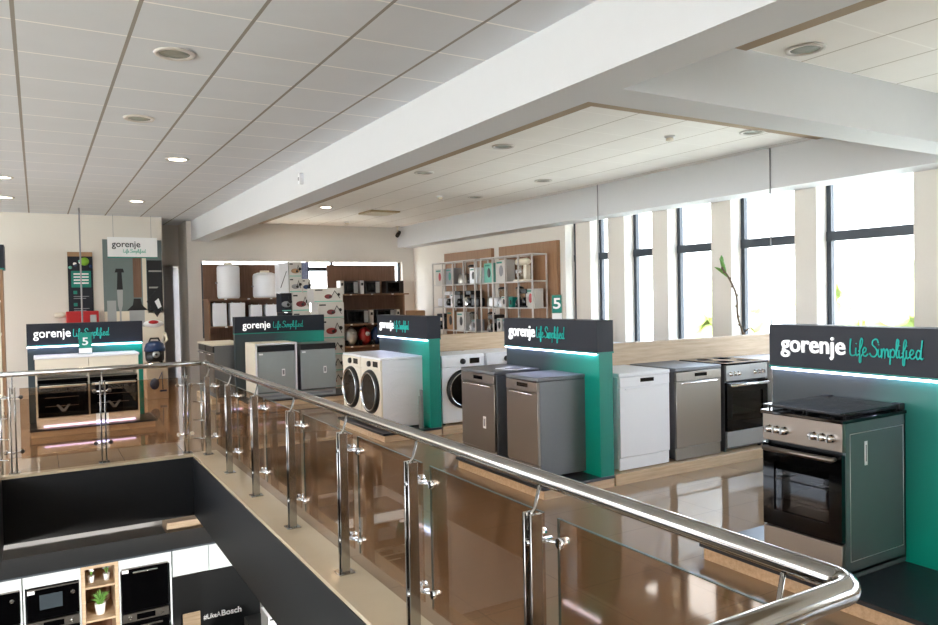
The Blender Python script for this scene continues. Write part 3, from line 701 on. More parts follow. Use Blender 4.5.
MB().lathe([(.18, 0), (.18, .004), (.001, .005)], (.83, -.034, .3), M_wtx, 'y', 20, 1, .4).lathe([(.09, .004), (.09, .007), (.001, .008)], (.83, -.034, .33), M_red, 'y', 14, 1, .4).build('bowl_print', t)
t = thing('hanging_sign', 'white hanging sign with dark lettering over the big appliance poster', 'sign', (1.14, 14.85, 2.50))
MB().box(0, -.02, 0, .84, .0, .36, M_wtx).build('board', t); MB().box(0, -.021, -.02, .84, .001, 0, M_teal).build('teal_edge', t)
text('gorenje', 'logo', t, (.07, -.021, .18), 0, .48, .085, M_dgrey, .002, .01)
slogan(t, (.26, -.021, .08), 0, .38, M_teall, .03)
MB().cyl((.1, -.01, .36), (.1, -.01, .77), .003, M_grey, 6).cyl((.74, -.01, .36), (.74, -.01, .77), .003, M_grey, 6).build('cord', t)
t = thing('hose_cabinet', 'red metal wall cabinet with a beige nozzle behind the double oven stand', 'cabinet', (.45, 15.04, 1.0))
MB().box(0, -.16, 0, .52, 0, .52, M_red, .01).build('body', t)
MB().box(.38, -.165, .1, .48, -.16, .45, M_silver).build('label_plate', t)
MB().tube([(-.18, -.1, .46), (-.05, -.1, .46), (0, -.1, .46)], [.045, .05, .03], M_cream, 12).build('nozzle', t)
t = thing('wet_vacuum_carton', 'printed carton with a blue vacuum picture on the floor by the oven stand', 'box', (1.58, 13.5, 0))
MB().box(0, 0, 0, .34, .4, .60, mat('beige_carton', 'B9A48C', .7, var=.06), .004, 1).build('carton', t)
k = MB().lathe([(.075, 0), (.075, .004), (.001, .005)], (.12, 0, .26), M_blue, 'y', 20, 1, 1.3)
k.tube([(.17, -.004, .3), (.24, -.004, .45), (.25, -.004, .16)], .008, M_blue, 6); k.box(.2, -.004, .12, .31, 0, .15, M_blue); k.build('vacuum_print', t)
t = thing('wet_vacuum', 'blue and black drum vacuum cleaner standing on its carton', 'vacuum cleaner', (1.74, 13.69, .601))
MB().lathe([(.13, .03), (.15, .06), (.16, .22)], (0, 0, 0), M_black).build('drum', t)
MB().lathe([(.175, .21), (.17, .26), (.14, .34), (.08, .38), (.001, .385)], (0, 0, 0), M_blue).build('motor_head', t)
MB().tube([(-.1, 0, .34), (-.06, 0, .43), (.06, 0, .43), (.1, 0, .34)], .013, M_black).build('carry_handle', t)
MB().lathe([(.06, 0), (.05, .02), (.001, .025)], (0, -.155, .16), M_silver, 'y', 18).lathe([(.02, .02), (.02, .03), (.001, .03)], (0, -.155, .16), M_black, 'y', 12).build('hose_port', t)
for a in range(4):
    q = math.pi/4+a*math.pi/2; MB().sphere((.13*math.cos(q), .13*math.sin(q), .025), .025, M_black).build('caster', t)
MB().tube([(.1, .0, .3), (.2, -.05, .4), (.18, .05, .5), (.12, .1, .1)], .016, M_cream, 8).build('hose', t)
# shelving cut by the left picture edge
t = thing('wall_cabinet', 'tall wooden display shelf with grey header at the left picture edge', 'cabinet', (-1.3, 13.0, 0))
k = MB(); k.box(0, 0, 0, .03, .5, 2.2, M_oakz); k.box(.84, 0, 0, .87, .5, 2.2, M_oakz); k.box(.03, .47, 0, .84, .5, 2.2, M_oakz)
for z in (.05, .62, 1.2, 1.7): k.box(.03, .01, z, .84, .47, z+.03, M_cream)
k.box(.80, .005, 0, .83, .03, 1.7, M_cream)
k.build('body', t); MB().box(-.01, -.02, 2.2, .9, .5, 2.56, M_dgrey).box(-.01, -.022, 2.19, .9, .5, 2.21, M_teal).build('header', t)
for i, z in enumerate((.65, 1.23, 1.73)):
    tag(MB().box(.1, .03, 0, .78, .43, .42, M_black, .01).box(.14, .025, .05, .6, .032, .36, M_bglass).build('countertop_oven', None, (-1.3, 13.0, z)), 'black countertop oven on the %s shelf of the left edge display' % ('lower', 'middle', 'upper')[i], 'oven', 'ovens on the left edge shelf')

# ---------------------------------------------------------------- back wall shelving
def shelf_unit(label, x0, x1, shelves, y=15.45, d=.5, cut=None, top=2.40):
    t = thing('wall_shelving', label, 'shelving', (x0, y, 0), 0, 'wooden wall shelving'); W = x1-x0
    MB().box(0, -.03, 0, W, 0, top, M_walnut).build('back_board', t)
    MB().box(0, -d, 0, .03, -.03, shelves[-1]-.03, M_walnuth).build('side_board', t); MB().box(W-.03, -d, 0, W, -.03, shelves[-1]-.03, M_walnuth).build('side_board', t)
    for z in shelves: MB().box(-.02 if z == shelves[-1] else .03, -d-.02, z-.03, (W+.10) if z == shelves[-1] else W-.03, -.03, z, M_walnuth).build('shelf', t)
    k = MB()
    for z in shelves:
        for q in range(3): k.box(W*(.2+.3*q), -d-.023, z-.026, W*(.2+.3*q)+.05, -d-.02, z-.002, M_wtx)
    k.build('price_tag', t)
    return t
shelf_unit('wooden wall shelving holding the water heaters', 2.90, 4.40, [.1, .55, 1.15, 1.70])
shelf_unit('wooden wall shelving holding microwaves and vacuum cleaners', 5.50, 7.14, [.1, .62, 1.10, 1.75])
def heater(x, z, r, h, label):
    t = thing('water_heater', label, 'water heater', (x, 15.18, z), 0, 'white cylindrical water heaters')
    MB().lathe([(.001, .0), (r*.9, .0), (r, .04), (r, h-.05), (r*.93, h-.01), (r*.6, h+.02), (.001, h+.02)], (0, 0, 0), M_white, seg=32).build('tank', t)
    MB().lathe([(r*.4, h+.015), (r*.38, h+.06), (.001, h+.065)], (0, 0, 0), M_cream).build('cap', t)
    MB().box(-r-.03, -.03, h*.45, -r+.01, .03, h*.5, M_grey).build('bracket', t)
heater(3.34, 1.702, .22, .66, 'taller white cylindrical water heater, left one on the wooden shelf')
heater(4.07, 1.702, .24, .50, 'shorter white cylindrical water heater, right one on the wooden shelf')
for i, (x, w_, h_) in enumerate(((3.11, .27, .46), (3.46, .29, .46), (3.83, .23, .41), (4.13, .23, .41))):
    t = thing('small_water_heater', ['flat white box heater, leftmost under the taller tank', 'flat white box heater, second from left on the shelf under the tanks', 'smaller flat white box heater, third from left under the tanks', 'smaller flat white box heater, rightmost under the tanks'][i], 'water heater', (x, 15.05, 1.152), 0, 'flat box water heaters')
    MB().box(-w_/2, -.1, 0, w_/2, .1, h_, M_white, .012).build('casing', t)
    for s_ in (-1, 1): MB().cyl((s_*w_*.3, 0, h_), (s_*w_*.3, 0, h_+.03), .012, M_chrome, 8).build('pipe_stub', t)
for i, (x, z, w_, h_, cl, l) in enumerate(((5.89, 1.752, .31, .28, 0, 'dark microwave oven on the top shelf, leftmost'), (6.385, 1.752, .34, .28, 0, 'dark microwave oven on the top shelf, middle'), (6.93, 1.752, .42, .28, 1, 'wide black microwave on the top shelf, rightmost'),
        (6.02, 1.102, .50, .30, 0, 'dark microwave oven on the middle shelf, left'), (6.68, 1.102, .44, .30, 0, 'dark microwave oven on the middle shelf, right'))):
    t = thing('microwave_oven', l, 'microwave', (x, 15.12, z), 0, 'microwave ovens on the back shelves')
    MB().box(-w_/2, -.14, 0, w_/2, .14, h_, M_black, .008).build('casing', t)
    MB().box(-w_/2+.03, -.146, .04, w_/2-.12, -.14, h_-.04, M_bglass).build('door_glass', t)
    MB().box(w_/2-.1, -.146, .02, w_/2-.01, -.14, h_-.02, M_silver if not cl else M_black).build('control_panel', t)
for i, (x, z, l) in enumerate(((5.67, 1.752, 'slim white carton left of the top shelf microwaves'), (6.13, 1.752, 'slim white carton between left and middle top shelf microwaves'), (6.34, 1.102, 'slim white carton right of the left middle shelf microwave'), (6.98, 1.102, 'slim white carton right of the right middle shelf microwave'))):
    tag(MB().box(-.04, -.12, 0, .04, .12, .29, M_cart, .003, 1).box(-.025, -.123, .18, .025, -.12, .24, M_black).build('slim_carton', None, (x, 15.08, z)), l, 'box', 'slim cartons between the microwaves')
for i, (x, m_, l) in enumerate(((5.90, M_silver, 'light grey canister vacuum cleaner on the lower back shelf'), (6.22, M_red, 'red canister vacuum cleaner on the lower back shelf'), (6.51, M_blue, 'blue canister vacuum cleaner on the lower back shelf'))):
    t = thing('vacuum_cleaner', l, 'vacuum cleaner', (x, 15.1, .622), 0, 'canister vacuum cleaners')
    MB().sphere((0, 0, .2), .145, MATS['brick_red_vac'] if m_ is M_red else m_, 1, .9, 1.38).build('body', t)
    MB().lathe([(.055, 0), (.045, .03), (.001, .03)], (0.02, -.11, .25), M_silver, 'y', 16).build('hose_port', t)
    MB().tube([(-.06, 0, .36), (0, 0, .43), (.06, 0, .36)], .012, M_black, 8).build('carry_handle', t)
    for s_ in (-1, 1): MB().lathe([(.06, -.01), (.06, .02), (.03, .03)], (s_*.12, -.05, .062), M_black, 'x', 16).build('wheel', t)
# cartons piled in front of the back wall
def carton(loc, sx_, sy_, sz_, label, motif, group, base=M_cart):
    t = thing('carton', label, 'box', loc, 0, group)
    MB().box(-sx_/2, 0, 0, sx_/2, sy_, sz_, base, .003, 1).build('box', t)
    k = MB(); k.box(-sx_/2+.01, -.003, sz_*.06, sx_/2-.01, 0, sz_*.12, M_teall)
    k.lathe([(sz_*.2, 0), (sz_*.17, .003), (.001, .004)], (-.0, -.001, sz_*.42), motif, 'y', 16, 1.4, .8); k.lathe([(sz_*.08, .003), (sz_*.08, .006), (.001, .006)], (.03, -.001, sz_*.4), M_black, 'y', 10)
    k.lathe([(sz_*.1, 0), (sz_*.1, .003), (.001, .004)], (sx_*.36, -.001, sz_*.55), M_black, 'y', 12)
    k.tube([(sx_*.1, -.003, sz_*.4), (sx_*.22, -.003, sz_*.8), (sx_*.4, -.003, sz_*.3)], .006, M_black, 6)
    k.box(-sx_*.45, -.003, sz_*.82, -sx_*.2, 0, sz_*.9, M_black); k.build('print', t)
    return t
fz = [0, .30, .60, .90, 1.28]
fl = ['lowest', 'second from the bottom', 'middle', 'fourth from the bottom', 'fifth from the bottom']
for i, z in enumerate(fz):
    h_ = (.295, .295, .295, .375, .3)[i]
    carton((4.70, 13.0, z+.001*i), .50, .4, h_, 'vacuum cleaner carton, %s machine print, %s in the front stack' % (('red', 'black', 'red', 'red', 'dark red')[i], fl[i]), (mat('brick_red_print', '94322F', .6), M_black, mat('brick_red_print', '94322F', .6), mat('brick_red_print', '94322F', .6), mat('dark_red_print', '6A2226', .5))[i], 'stacked vacuum cartons')
carton((4.66, 13.02, 1.585), .56, .38, .27, 'vacuum cleaner carton on top of the front stack, dark red print', mat('dark_red_print', '6A2226', .5), 'stacked vacuum cartons')
bl = [(4.40, 0, .60, .55, 'large carton on the floor behind the built-in dishwasher stand', M_black, M_cart), (4.40, .552, .60, .55, 'second carton up behind the built-in dishwasher stand', M_blue, M_cart),
      (4.18, 1.104, .18, .295, 'black carton low in the rear pile, left of the blue-motif one', M_grey, M_dgrey), (4.505, 1.104, .45, .305, 'carton with blue motif directly above the far display stand', M_blue, M_cart),
      (4.165, 1.411, .20, .37, 'black carton in the rear pile under the tall white one', M_grey, M_dgrey), (4.455, 1.411, .35, .37, 'carton with a dark red machine print in the rear pile', MATS['dark_red_print'], M_cart),
      (4.355, 1.783, .25, .30, 'flat white carton in the rear pile under the topmost middle one', M_grey, M_cart), (4.575, 1.783, .18, .27, 'small white carton under the blue patterned one', M_blue, M_cart), (4.355, 2.085, .25, .30, 'topmost middle carton of the rear pile, white with brown base', M_kraft, M_cart)]
for (x, z, w_, h_, l, mo, ba) in bl: carton((x, 14.0, z), w_, .35, h_, l, mo, 'rear pile of appliance cartons', ba)
tag(MB().box(-.09, 0, 0, .09, .3, .58, M_white, .003, 1).tube([(-.07, -.003, .1), (.05, -.003, .42)], .006, M_black, 6).build('carton', None, (4.13, 14.01, 1.784)), 'tall white carton at the top left of the rear pile', 'box')
tag(MB().box(-.058, 0, 0, .058, .3, .32, mat('blue_white_print', '8088A8', .6, var=.9, scale=28), .003, 1).build('carton', None, (4.55, 14.02, 2.057)), 'narrow carton with blue pattern at the top right of the rear pile', 'box')

# ---------------------------------------------------------------- side wall boards and white racks
tag(MB().box(7.58, 11.97, .1, 7.648, 13.86, 2.57, M_oakz).build('wood_wall_panel'), 'wooden wall panel behind the farther white rack', 'wall panel', 'wooden wall panels')
tag(MB().box(7.58, 9.90, .1, 7.648, 11.70, 2.57, M_oakz).build('wood_wall_panel'), 'wooden wall panel behind the nearer white rack beside the windows', 'wall panel', 'wooden wall panels')
zs = [.1, .52, .98, 1.44, 1.90]
def rack(y0, y1, label):
    t = thing('display_rack', label, 'rack', (7.22, y0, 0), 0, 'white metal display racks'); L = y1-y0; n = 4; s_ = .011
    k = MB()
    for i in range(n+1):
        yy = i*L/n
        for x in (0, .30): k.box(x-s_, yy-s_, 0, x+s_, yy+s_, 2.36, M_rack)
        k.box(0, yy-s_, 2.34, .30, yy+s_, 2.36, M_rack)
        for z in zs: k.box(0, yy-s_, z-.02, .3, yy+s_, z, M_rack)
    for x in (0, .30): k.box(x-s_, 0, 2.34, x+s_, L, 2.36, M_rack)
    k.build('frame', t)
    for z in zs: MB().box(-s_, 0, z-.02, .3+s_, L, z-.004, M_rack).build('shelf', t)
    return t
rack(12.0, 13.72, 'white metal rack full of small appliances, farther one')
rack(10.12, 11.78, 'white metal rack with the stand mixer, nearer to the windows')
def proto(kind):
    """small goods facing -X when rotated; origin bottom centre, front -Y"""
    def mk(name, cat): return lambda label, loc, g: thing(name, label, cat, loc, HP, g)
    return mk
def g_kettle(l, loc, m_):
    t = thing('kettle', l, 'kettle', loc, HP, 'small appliances on the white racks')
    MB().lathe([(.075, 0), (.08, .02), (.065, .17), (.05, .2), (.001, .21)], (0, 0, 0), m_, seg=18).build('jug', t)
    MB().tube([(.06, 0, .18), (.12, 0, .16), (.12, 0, .06), (.075, 0, .04)], .011, M_black, 8).build('handle', t)
    MB().tube([(-.05, 0, .15), (-.095, 0, .19)], [.025, .012], m_, 8).build('spout', t)
def g_blender(l, loc, m_):
    t = thing('blender', l, 'blender', loc, HP, 'small appliances on the white racks')
    MB().lathe([(.08, 0), (.08, .1), (.055, .14)], (0, 0, 0), m_, seg=18).build('motor_base', t)
    MB().lathe([(.05, .14), (.075, .32), (.075, .33)], (0, 0, 0), M_acr, seg=18).build('jug', t)
    MB().lathe([(.078, .33), (.07, .35), (.03, .37), (.001, .37)], (0, 0, 0), M_black, seg=18).build('lid', t)
    MB().lathe([(.018, 0), (.018, .015), (.001, .016)], (0, -.08, .05), M_chrome, 'y', 12).build('knob', t)
def g_toaster(l, loc, m_):
    t = thing('toaster', l, 'toaster', loc, HP, 'small appliances on the white racks')
    MB().box(-.14, -.08, .01, .14, .08, .18, m_, .03, 3).build('body', t)
    MB().box(-.1, -.03, .178, .1, -.01, .183, M_black).box(-.1, .01, .178, .1, .03, .183, M_black).build('slot', t)
    MB().box(.14, -.015, .09, .16, .015, .11, M_black).build('lever', t)
def g_coffee(l, loc, m_):
    t = thing('coffee_maker', l, 'coffee maker', loc, HP, 'small appliances on the white racks')
    MB().box(-.1, .0, 0, .1, .12, .32, m_, .01).box(-.1, -.12, .24, .1, .01, .32, m_, .01).box(-.1, -.12, 0, .1, .01, .03, m_, .006).build('body', t)
    MB().lathe([(.05, .03), (.065, .09), (.045, .16), (.045, .17)], (0, -.06, 0), M_bglass, seg=16).build('carafe', t)
def g_box(l, loc, m_, w_=.22, h_=.28, mo=None):
    t = thing('small_carton', l, 'box', loc, HP, 'small appliances on the white racks')
    MB().box(-w_/2, -.09, 0, w_/2, .09, h_, m_, .003, 1).build('box', t)
    MB().lathe([(h_*.22, 0), (h_*.2, .003), (.001, .004)], (0, -.089, h_*.5), mo or M_black, 'y', 14, .8, 1.2).box(-w_*.4, -.093, h_*.84, w_*.1, -.09, h_*.92, M_teal).build('print', t)
def g_stand_mixer(l, loc, m_):
    t = thing('stand_mixer', l, 'stand mixer', loc, HP, 'small appliances on the white racks')
    MB().box(-.16, -.1, 0, .17, .1, .03, m_, .012).box(.08, -.055, .02, .17, .055, .28, m_, .02).build('stand', t)
    MB().tube([(-.18, 0, .33), (-.15, 0, .335), (.12, 0, .34), (.2, 0, .335)], [.045, .06, .065, .04], m_, 16).build('head', t)
    MB().lathe([(.04, .035), (.07, .06), (.1, .14), (.105, .2)], (-.05, 0, 0), M_chrome, seg=22).build('bowl', t)
    MB().cyl((-.05, 0, .14), (-.05, 0, .29), .012, M_chrome, 8).build('beater', t)
W_, K_, Sv = M_white, M_black, M_inox
def at(rk, bay, z, f=.5):
    y0, L = ((10.12, 1.66) if rk == 'n' else (12.0, 1.72)); w4 = L/4
    return (7.36, y0+L-(bay+f)*w4, z+.0)       # bay 0 is the farthest (leftmost)
lv = {1.90: 'top shelf', 1.44: 'second shelf', .98: 'third shelf'}
bn = ['leftmost bay', 'second bay', 'third bay', 'rightmost bay']
rn = {'n': 'nearer white rack', 'f': 'farther white rack'}
def put(fn, what, rk, bay, z, m_, f=.5, side='', **kw):
    fn('%s%s on the %s, %s, %s' % (what, side, lv[z], bn[bay], rn[rk]), at(rk, bay, z, f), m_, **kw)
put(g_box, 'green carton with black and white print', 'n', 0, 1.90, M_teall, w_=.34, h_=.36)
put(g_box, 'tall white printed carton', 'n', 1, 1.90, M_cart, w_=.36, h_=.40, mo=M_grey)
g_stand_mixer('cream stand mixer with steel bowl on the top shelf of the nearer white rack', (7.36, at('n', 2, 1.9, .85)[1], 1.90), M_cream)
put(g_kettle, 'steel kettle', 'n', 0, 1.44, Sv, .3); put(g_toaster, 'white food slicer-like toaster', 'n', 0, 1.44, W_, .72)
put(g_blender, 'white stick blender set', 'n', 1, 1.44, W_, .25); put(g_box, 'small white carton', 'n', 1, 1.44, M_cart, .68, w_=.16, h_=.2)
put(g_box, 'small teal carton', 'n', 2, 1.44, M_teal, .2, w_=.12, h_=.18); put(g_blender, 'black blender', 'n', 2, 1.44, K_, .6); put(g_coffee, 'black coffee maker', 'n', 3, 1.44, K_, .22)
put(g_box, 'white carton with dark print', 'n', 3, 1.44, M_cart, .68, w_=.26, h_=.32, mo=M_red)
put(g_blender, 'black and steel blender', 'n', 0, .98, Sv, .3); put(g_coffee, 'black drip coffee maker', 'n', 0, .98, K_, .72)
put(g_box, 'white carton', 'n', 1, .98, M_cart, .28, w_=.15, h_=.26); put(g_box, 'grey carton', 'n', 1, .98, M_grey, .72, w_=.15, h_=.26)
put(g_box, 'white carton', 'n', 2, .98, M_cart, .28, w_=.15, h_=.24); put(g_box, 'grey carton', 'n', 2, .98, M_silver, .72, w_=.15, h_=.24)
put(g_kettle, 'white kettle', 'n', 3, .98, W_, .3)
put(g_box, 'colourful pale carton', 'f', 0, 1.90, M_cart, w_=.38, h_=.33, mo=M_red); put(g_box, 'grey carton with teal mark', 'f', 1, 1.90, M_grey, w_=.34, h_=.33, mo=M_teal)
put(g_kettle, 'steel kettle', 'f', 2, 1.90, Sv, .3); put(g_kettle, 'dark steel kettle', 'f', 2, 1.90, M_inoxd, .72)
put(g_blender, 'dark blender', 'f', 3, 1.90, K_, .2); put(g_box, 'white carton with cup print', 'f', 3, 1.90, W_, .66, w_=.26, h_=.3)
put(g_toaster, 'white toaster', 'f', 0, 1.44, W_, .5); put(g_coffee, 'white coffee machine', 'f', 1, 1.44, W_, .3); put(g_box, 'white carton', 'f', 1, 1.44, W_, .75, w_=.18, h_=.27)
put(g_coffee, 'black coffee machine', 'f', 2, 1.44, K_, .3); put(g_kettle, 'chrome kettle', 'f', 2, 1.44, M_chrome, .76)
put(g_coffee, 'black espresso machine', 'f', 3, 1.44, K_, .3); put(g_toaster, 'black toaster', 'f', 3, 1.44, K_, .7)
put(g_coffee, 'black coffee maker', 'f', 0, .98, K_, .5); put(g_box, 'brown carton', 'f', 1, .98, M_kraft, .5, w_=.3, h_=.38)
put(g_box, 'white carton with black machine print', 'f', 2, .98, M_cart, .5, w_=.36, h_=.36); put(g_blender, 'white blender', 'f', 3, .98, W_, .25); put(g_box, 'small grey carton', 'f', 3, .98, M_grey, .65, w_=.2, h_=.22)
tag(MB().box(-.13, -.25, 0, .13, .25, 1.36, M_kraft, .02).build('brown_case', None, (7.3, 14.75, 0)), 'brown case standing in the corner left of the farther white rack', 'case')
# plant behind the low partition
t = thing('potted_orchid', 'bare curved orchid stem with green leaf tips before the window, standing behind the low partition', 'plant', (7.15, 5.75, 0))
MB().lathe([(.001, 0), (.1, 0), (.14, .3), (.15, .32), (.13, .32), (.12, .28), (.001, .28)], (0, 0, 0), M_white).build('pot', t)
P = crom([(0, 0, .25), (.03, 0, .8), (-.02, .02, 1.15), (-.06, .06, 1.35), (-.03, .1, 1.6), (-.08, .16, 1.8), (-.16, .2, 1.93)], 4)
k = MB().tube(P, .011, mat('brown_stem', '6B5A45', .8, var=.3, scale=40), 8)
for i, p in enumerate(P[8:]):
    if i % 2 == 0: k.sphere((p.x+.012*(-1)**(i//2), p.y, p.z), .016, MATS['brown_stem'], 1, 1, 1, 8)
k.tube([(0, .0, 1.18), (.05, -.03, 1.22), (.1, -.05, 1.17)], .007, MATS['brown_stem'], 6)
k.build('stem', t)
def leaf(parent, a, c, w_, name='leaf'):
    a, c = Vector(a), Vector(c); d = c-a; s_ = d.cross(Vector((.6, .8, 0))).normalized(); k = MB(); mi = k.mi(M_green); rows_ = []
    for i in range(7):
        f = i/6; ww = w_*math.sin(math.pi*min(.97, .08+f*.9)); p = a+d*f+Vector((0, 0, .02*math.sin(math.pi*f)))
        n_ = d.cross(s_).normalized()*.003
        rows_.append([k.b.verts.new(p+s_*ww), k.b.verts.new(p+n_*2), k.b.verts.new(p-s_*ww), k.b.verts.new(p-n_)])
    for i in range(6):
        for j in range(4):
            f_ = k.b.faces.new((rows_[i][j], rows_[i][(j+1) % 4], rows_[i+1][(j+1) % 4], rows_[i+1][j])); f_.material_index = mi; f_.smooth = True
    k.b.faces.new(rows_[0]); k.b.faces.new(rows_[-1]); return k.build(name, parent)
leaf(t, (-.10, .17, 1.82), (-.22, .26, 1.94), .02); leaf(t, (-.15, .2, 1.92), (-.14, .22, 2.08), .022); leaf(t, (-.12, .17, 1.88), (-.2, .2, 2.04), .018)

# ---------------------------------------------------------------- kitchen on the lower floor
for x, y, l in ((.2, 5.4, 'added fill lamp under the lower floor ceiling, out of view before the kitchen, left'), (2.4, 5.2, 'added fill lamp under the lower floor ceiling, out of view before the kitchen, right')):  # made-up lamps, out of view, tilted to brighten the kitchen fronts
    t = thing('ceiling_light', l, 'ceiling light', (x, y, -.65) if x > 1.5 else (-1.0, y, -.65), 0, 'added fill lamps on the lower floor')
    MB().lathe([(.1, -.002), (.1, -.01), (.001, -.011)], (0, 0, 0), M_lamp, seg=20).build('diffuser', t)
    ll = bpy.data.lights.new('lamp_light', 'SPOT'); ll.energy = 240; ll.spot_size = 1.9; ll.spot_blend = .6; ll.color = (1, .97, .92); ll.shadow_soft_size = .1
    lo = bpy.data.objects.new('lamp_light', ll); C.objects.link(lo); lo.location = (0, 0, -.03); lo.rotation_euler = (.9, 0, 0); lo.parent = t
KY, KT, FB = 8.62, -1.10, -3.3
M_kw = mat('white_gloss_front', 'DCE4E6', .2, var=.01)
M_kb = mat('black_wood_board', '121416', .4, var=.3, scale=10, stretch=(.5, 1, 10))
def tall(x0, x1, label, z1=KT):
    t = thing('kitchen_cabinet', label, 'cabinet', (x0, KY, FB), 0, 'white tall kitchen units'); W = x1-x0; H = z1-FB
    k = MB(); k.box(0, .02, 0, .018, .6, H, M_kw); k.box(W-.018, .02, 0, W, .6, H, M_kw); k.box(.018, .58, 0, W-.018, .6, H, M_kw); k.box(.018, .02, H-.018, W-.018, .6, H, M_kw)
    k.box(.018, .02, .05, W-.018, .58, .07, M_kw); k.box(.018, .04, H-.45-.35, W-.018, .58, H-.78, M_kw)
    k.build('body', t)
    MB().box(.001, 0, H-.12, W-.001, .02, H, M_kw, .002, 1).build('flap_door', t)
    MB().box(.001, 0, .1, W-.001, .02, .9, M_kw, .002, 1).build('door', t)
    return t
def kitchen_oven(x0, x1, z0, z1, label, name='built_in_oven', knob=True, kind='mw'):
    t = thing(name, label, 'microwave' if kind == 'mw' else 'oven', (x0, KY, z0), 0, 'black kitchen appliances on the lower floor'); W = x1-x0; H = z1-z0
    MB().box(.02, .02, .01, W-.02, .5, H-.01, M_black).build('body', t)
    MB().box(0, -.01, 0, W, .02, H, M_bglass, .003, 1).build('door', t)
    if kind == 'mw':
        MB().box(W*.24, -.012, H*.3, W*.68, -.0095, H*.78, mat('mw_window', '3C444A', .15)).build('window', t)
        MB().lathe([(.022, 0), (.02, .018), (.001, .02)], (W*.88, -.01, H*.72), M_chrome, 'y', 16).build('knob', t)
    else:
        MB().tube([(W*.25, -.01, H*.9), (W*.25, -.04, H*.9), (W*.75, -.04, H*.9), (W*.75, -.01, H*.9)], .007, M_chrome).build('handle', t)
    MB().box(0, -.012, H-.012, W, -.0095, H, M_inox).build('trim_strip', t)
    MB().box(.005, -.013, H-.05, .07, -.0095, H-.015, M_wtx).build('sticker', t)
def lower_oven(x0, x1, z1, label):
    t = thing('built_in_oven', label, 'oven', (x0, KY, z1-.58), 0, 'black kitchen appliances on the lower floor'); W = x1-x0
    MB().box(.02, .02, 0, W-.02, .5, .57, M_black).build('body', t)
    MB().box(0, -.01, .48, W, .02, .57, M_inox).box(W*.3, -.012, .495, W*.7, -.0095, .555, M_bglass).build('control_panel', t)
    for q in (.16, .84): MB().lathe([(.02, 0), (.018, .02), (.001, .02)], (W*q, -.01, .525), M_chrome, 'y', 14).build('knob', t)
    d = MB().box(0, -.01, 0, W, .02, .47, M_bglass).build('door', t)
    MB().tube([(.08, -.01, .43), (.08, -.045, .43), (W-.08, -.045, .43), (W-.08, -.01, .43)], .009, M_chrome).build('handle', d)
tall(-.80, -.21, 'white tall kitchen unit at the lower left picture edge'); kitchen_oven(-.78, -.23, -1.55, -1.215, 'black built-in microwave at the lower left picture edge', 'microwave_oven')
lower_oven(-.78, -.23, -1.565, 'steel and black oven under the microwave at the lower left picture edge')
tall(-.20, .318, 'white tall kitchen unit left of the open wooden shelf'); kitchen_oven(-.17, .295, -1.55, -1.235, 'black built-in microwave left of the open wooden shelf', 'microwave_oven')
lower_oven(-.17, .295, -1.565, 'black oven under the microwave left of the open wooden shelf')
tall(.675, 1.205, 'white tall kitchen unit right of the open wooden shelf'); kitchen_oven(.70, 1.165, -1.67, -1.20, 'tall black built-in oven right of the open wooden shelf', kind='oven')
lower_oven(.70, 1.165, -1.685, 'steel and black oven below the tall black oven')
t = thing('open_shelf', 'open wooden niche shelf with small plants between white kitchen units', 'shelf', (.32, KY, FB)); H = KT-FB
k = MB(); k.box(0, 0, 0, .035, .58, H, M_oak); k.box(.317, 0, 0, .352, .58, H, M_oak); k.box(.035, 0, H-.035, .317, .58, H, M_oak); k.box(.035, .54, 0, .317, .58, H-.035, M_walnut); k.build('frame', t)
for z in (H-.23, H-.585, .9): MB().box(.035, .01, z-.02, .317, .54, z, M_oak).build('shelf', t)
def pot(x, z, s_, label, kind):
    t = thing('potted_plant', label, 'plant', (x, KY+.16, z), 0, 'small potted plants in the open shelf')
    MB().lathe([(.001, 0), (.032*s_, 0), (.042*s_, .09*s_), (.038*s_, .09*s_), (.001, .075*s_)], (0, 0, 0), M_wtx).build('pot', t)
    k = MB(); rr = random.Random(int(x*100))
    if kind == 'grass':
        for i in range(60):
            a = rr.uniform(0, 6.28); q = rr.uniform(.2, 1); hh = rr.uniform(.08, .15)
            k.tube([(0.01*math.cos(a), .01*math.sin(a), .07*s_), (.05*q*math.cos(a), .05*q*math.sin(a), .07*s_+hh*.7), (.11*q*math.cos(a), .11*q*math.sin(a), .07*s_+hh)], [.006, .007, .002], M_green, 4)
    else:
        for i in range(9):
            a = rr.uniform(0, 6.28); q = rr.uniform(.01, .035); c = (q*math.cos(a), q*math.sin(a), .12+rr.uniform(0, .05))
            k.cyl((0, 0, .07), c, .003, M_green, 4); k.sphere(c, .014, M_wtx if kind == 'flower' else M_grey, 1, 1, .8, 8)
    k.build('foliage', t)
pot(.42, -1.33, .8, 'tiny white-flowered plant in a white pot on the niche top shelf', 'flower'); pot(.57, -1.33, .8, 'tiny grey-leaved plant in a white pot on the niche top shelf', 'grey')
pot(.50, -1.685, 1.3, 'bushy green plant in a white pot on the niche middle shelf', 'grass')
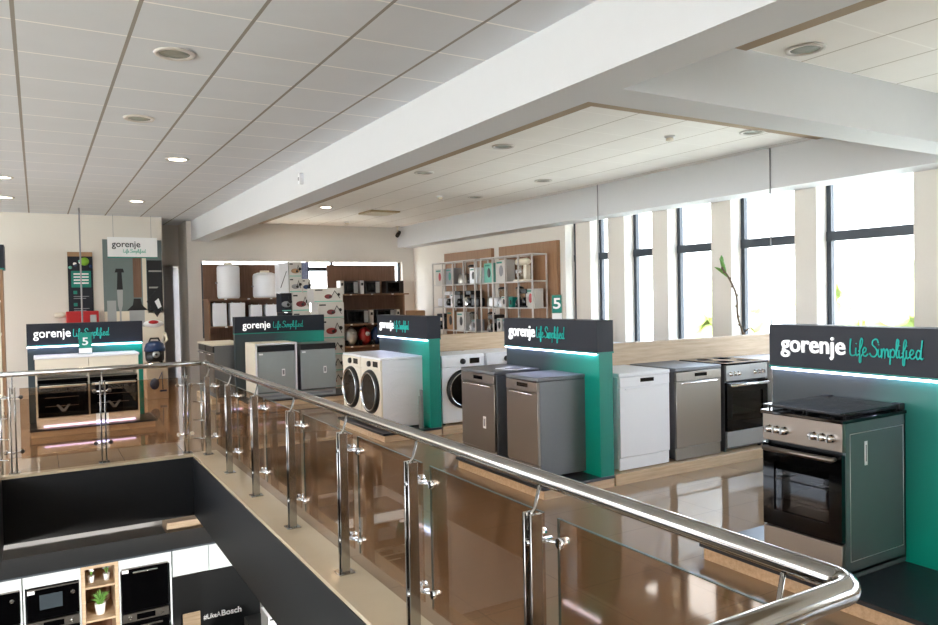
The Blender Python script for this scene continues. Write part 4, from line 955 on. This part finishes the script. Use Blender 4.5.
t = thing('wall_cabinet', 'white hanging kitchen cabinet above the black back board', 'cabinet', (1.215, KY, -1.40), 0)
MB().box(0, .02, 0, 1.4, .6, .30, M_kw).build('body', t)
MB().box(.002, 0, .012, .38, .02, .298, M_kw, .002, 1).box(.386, 0, .012, 1.4, .02, .298, M_kw, .002, 1).build('door', t)
MB().box(.002, -.008, 0, .36, .02, .012, M_chrome).build('handle_strip', t)
tag(MB().box(-.82, KY-.012, KT+.001, 2.62, KY+.64, KT+.02, mat('dark_top_board', '39424B', .45, var=.05)).build('kitchen_top_board'), 'dark slate board covering the tops of the tall kitchen units', 'board')
tag(MB().box(1.28, 9.45, -1.16, 2.2, 9.84, -1.02, M_oak).build('wood_ledge'), 'short light wooden ledge behind the kitchen, at the foot of the black fascia', 'ledge')
t = thing('back_board', 'black wood-grain kitchen back board with white hashtag lettering', 'board', (1.215, 9.24, -2.42))
MB().box(0, 0, 0, 1.1, .03, 1.02, M_kb).build('board', t)
text('#LikeA', 'lettering', t, (.42, -.003, .22), 0, .2, .045, M_wtx, .002, .0)
text('Bosch', 'lettering', t, (.63, -.003, .22), 0, .24, .05, M_wtx, .002, .03)
t = thing('kitchen_counter', 'black worktop with base units under the lettered back board', 'kitchen counter', (1.215, 8.62, FB))
MB().box(0, .03, 0, 1.1, .6, .84, M_kb).build('base_cabinet', t); MB().box(0, 0, .84, 1.1, .61, .878, M_bglass).build('worktop', t)
tag(MB().box(-.1, -.02, 0, .1, 0, .36, M_oak, .006).build('cutting_board', None, (1.49, 9.20, -2.42)), 'light wooden cutting board leaning on the black kitchen back board', 'cutting board')
tag(MB().box(2.32, 8.62, FB, 2.34, 9.22, -1.42, M_kw).build('end_panel'), 'white end panel closing the kitchen on the right', 'panel')
t = thing('side_shelf', 'dark low shelf with goods on the lower floor under the right fascia', 'shelf', (1.9, 7.5, FB)); MB().box(0, 0, 0, .45, .8, 1.42, M_kb).build('body', t)
carton((2.12, 7.62, -1.879), .26, .3, .22, 'white and teal carton on the low shelf at the lower floor', M_teal, 'cartons on the lower floor', M_white)
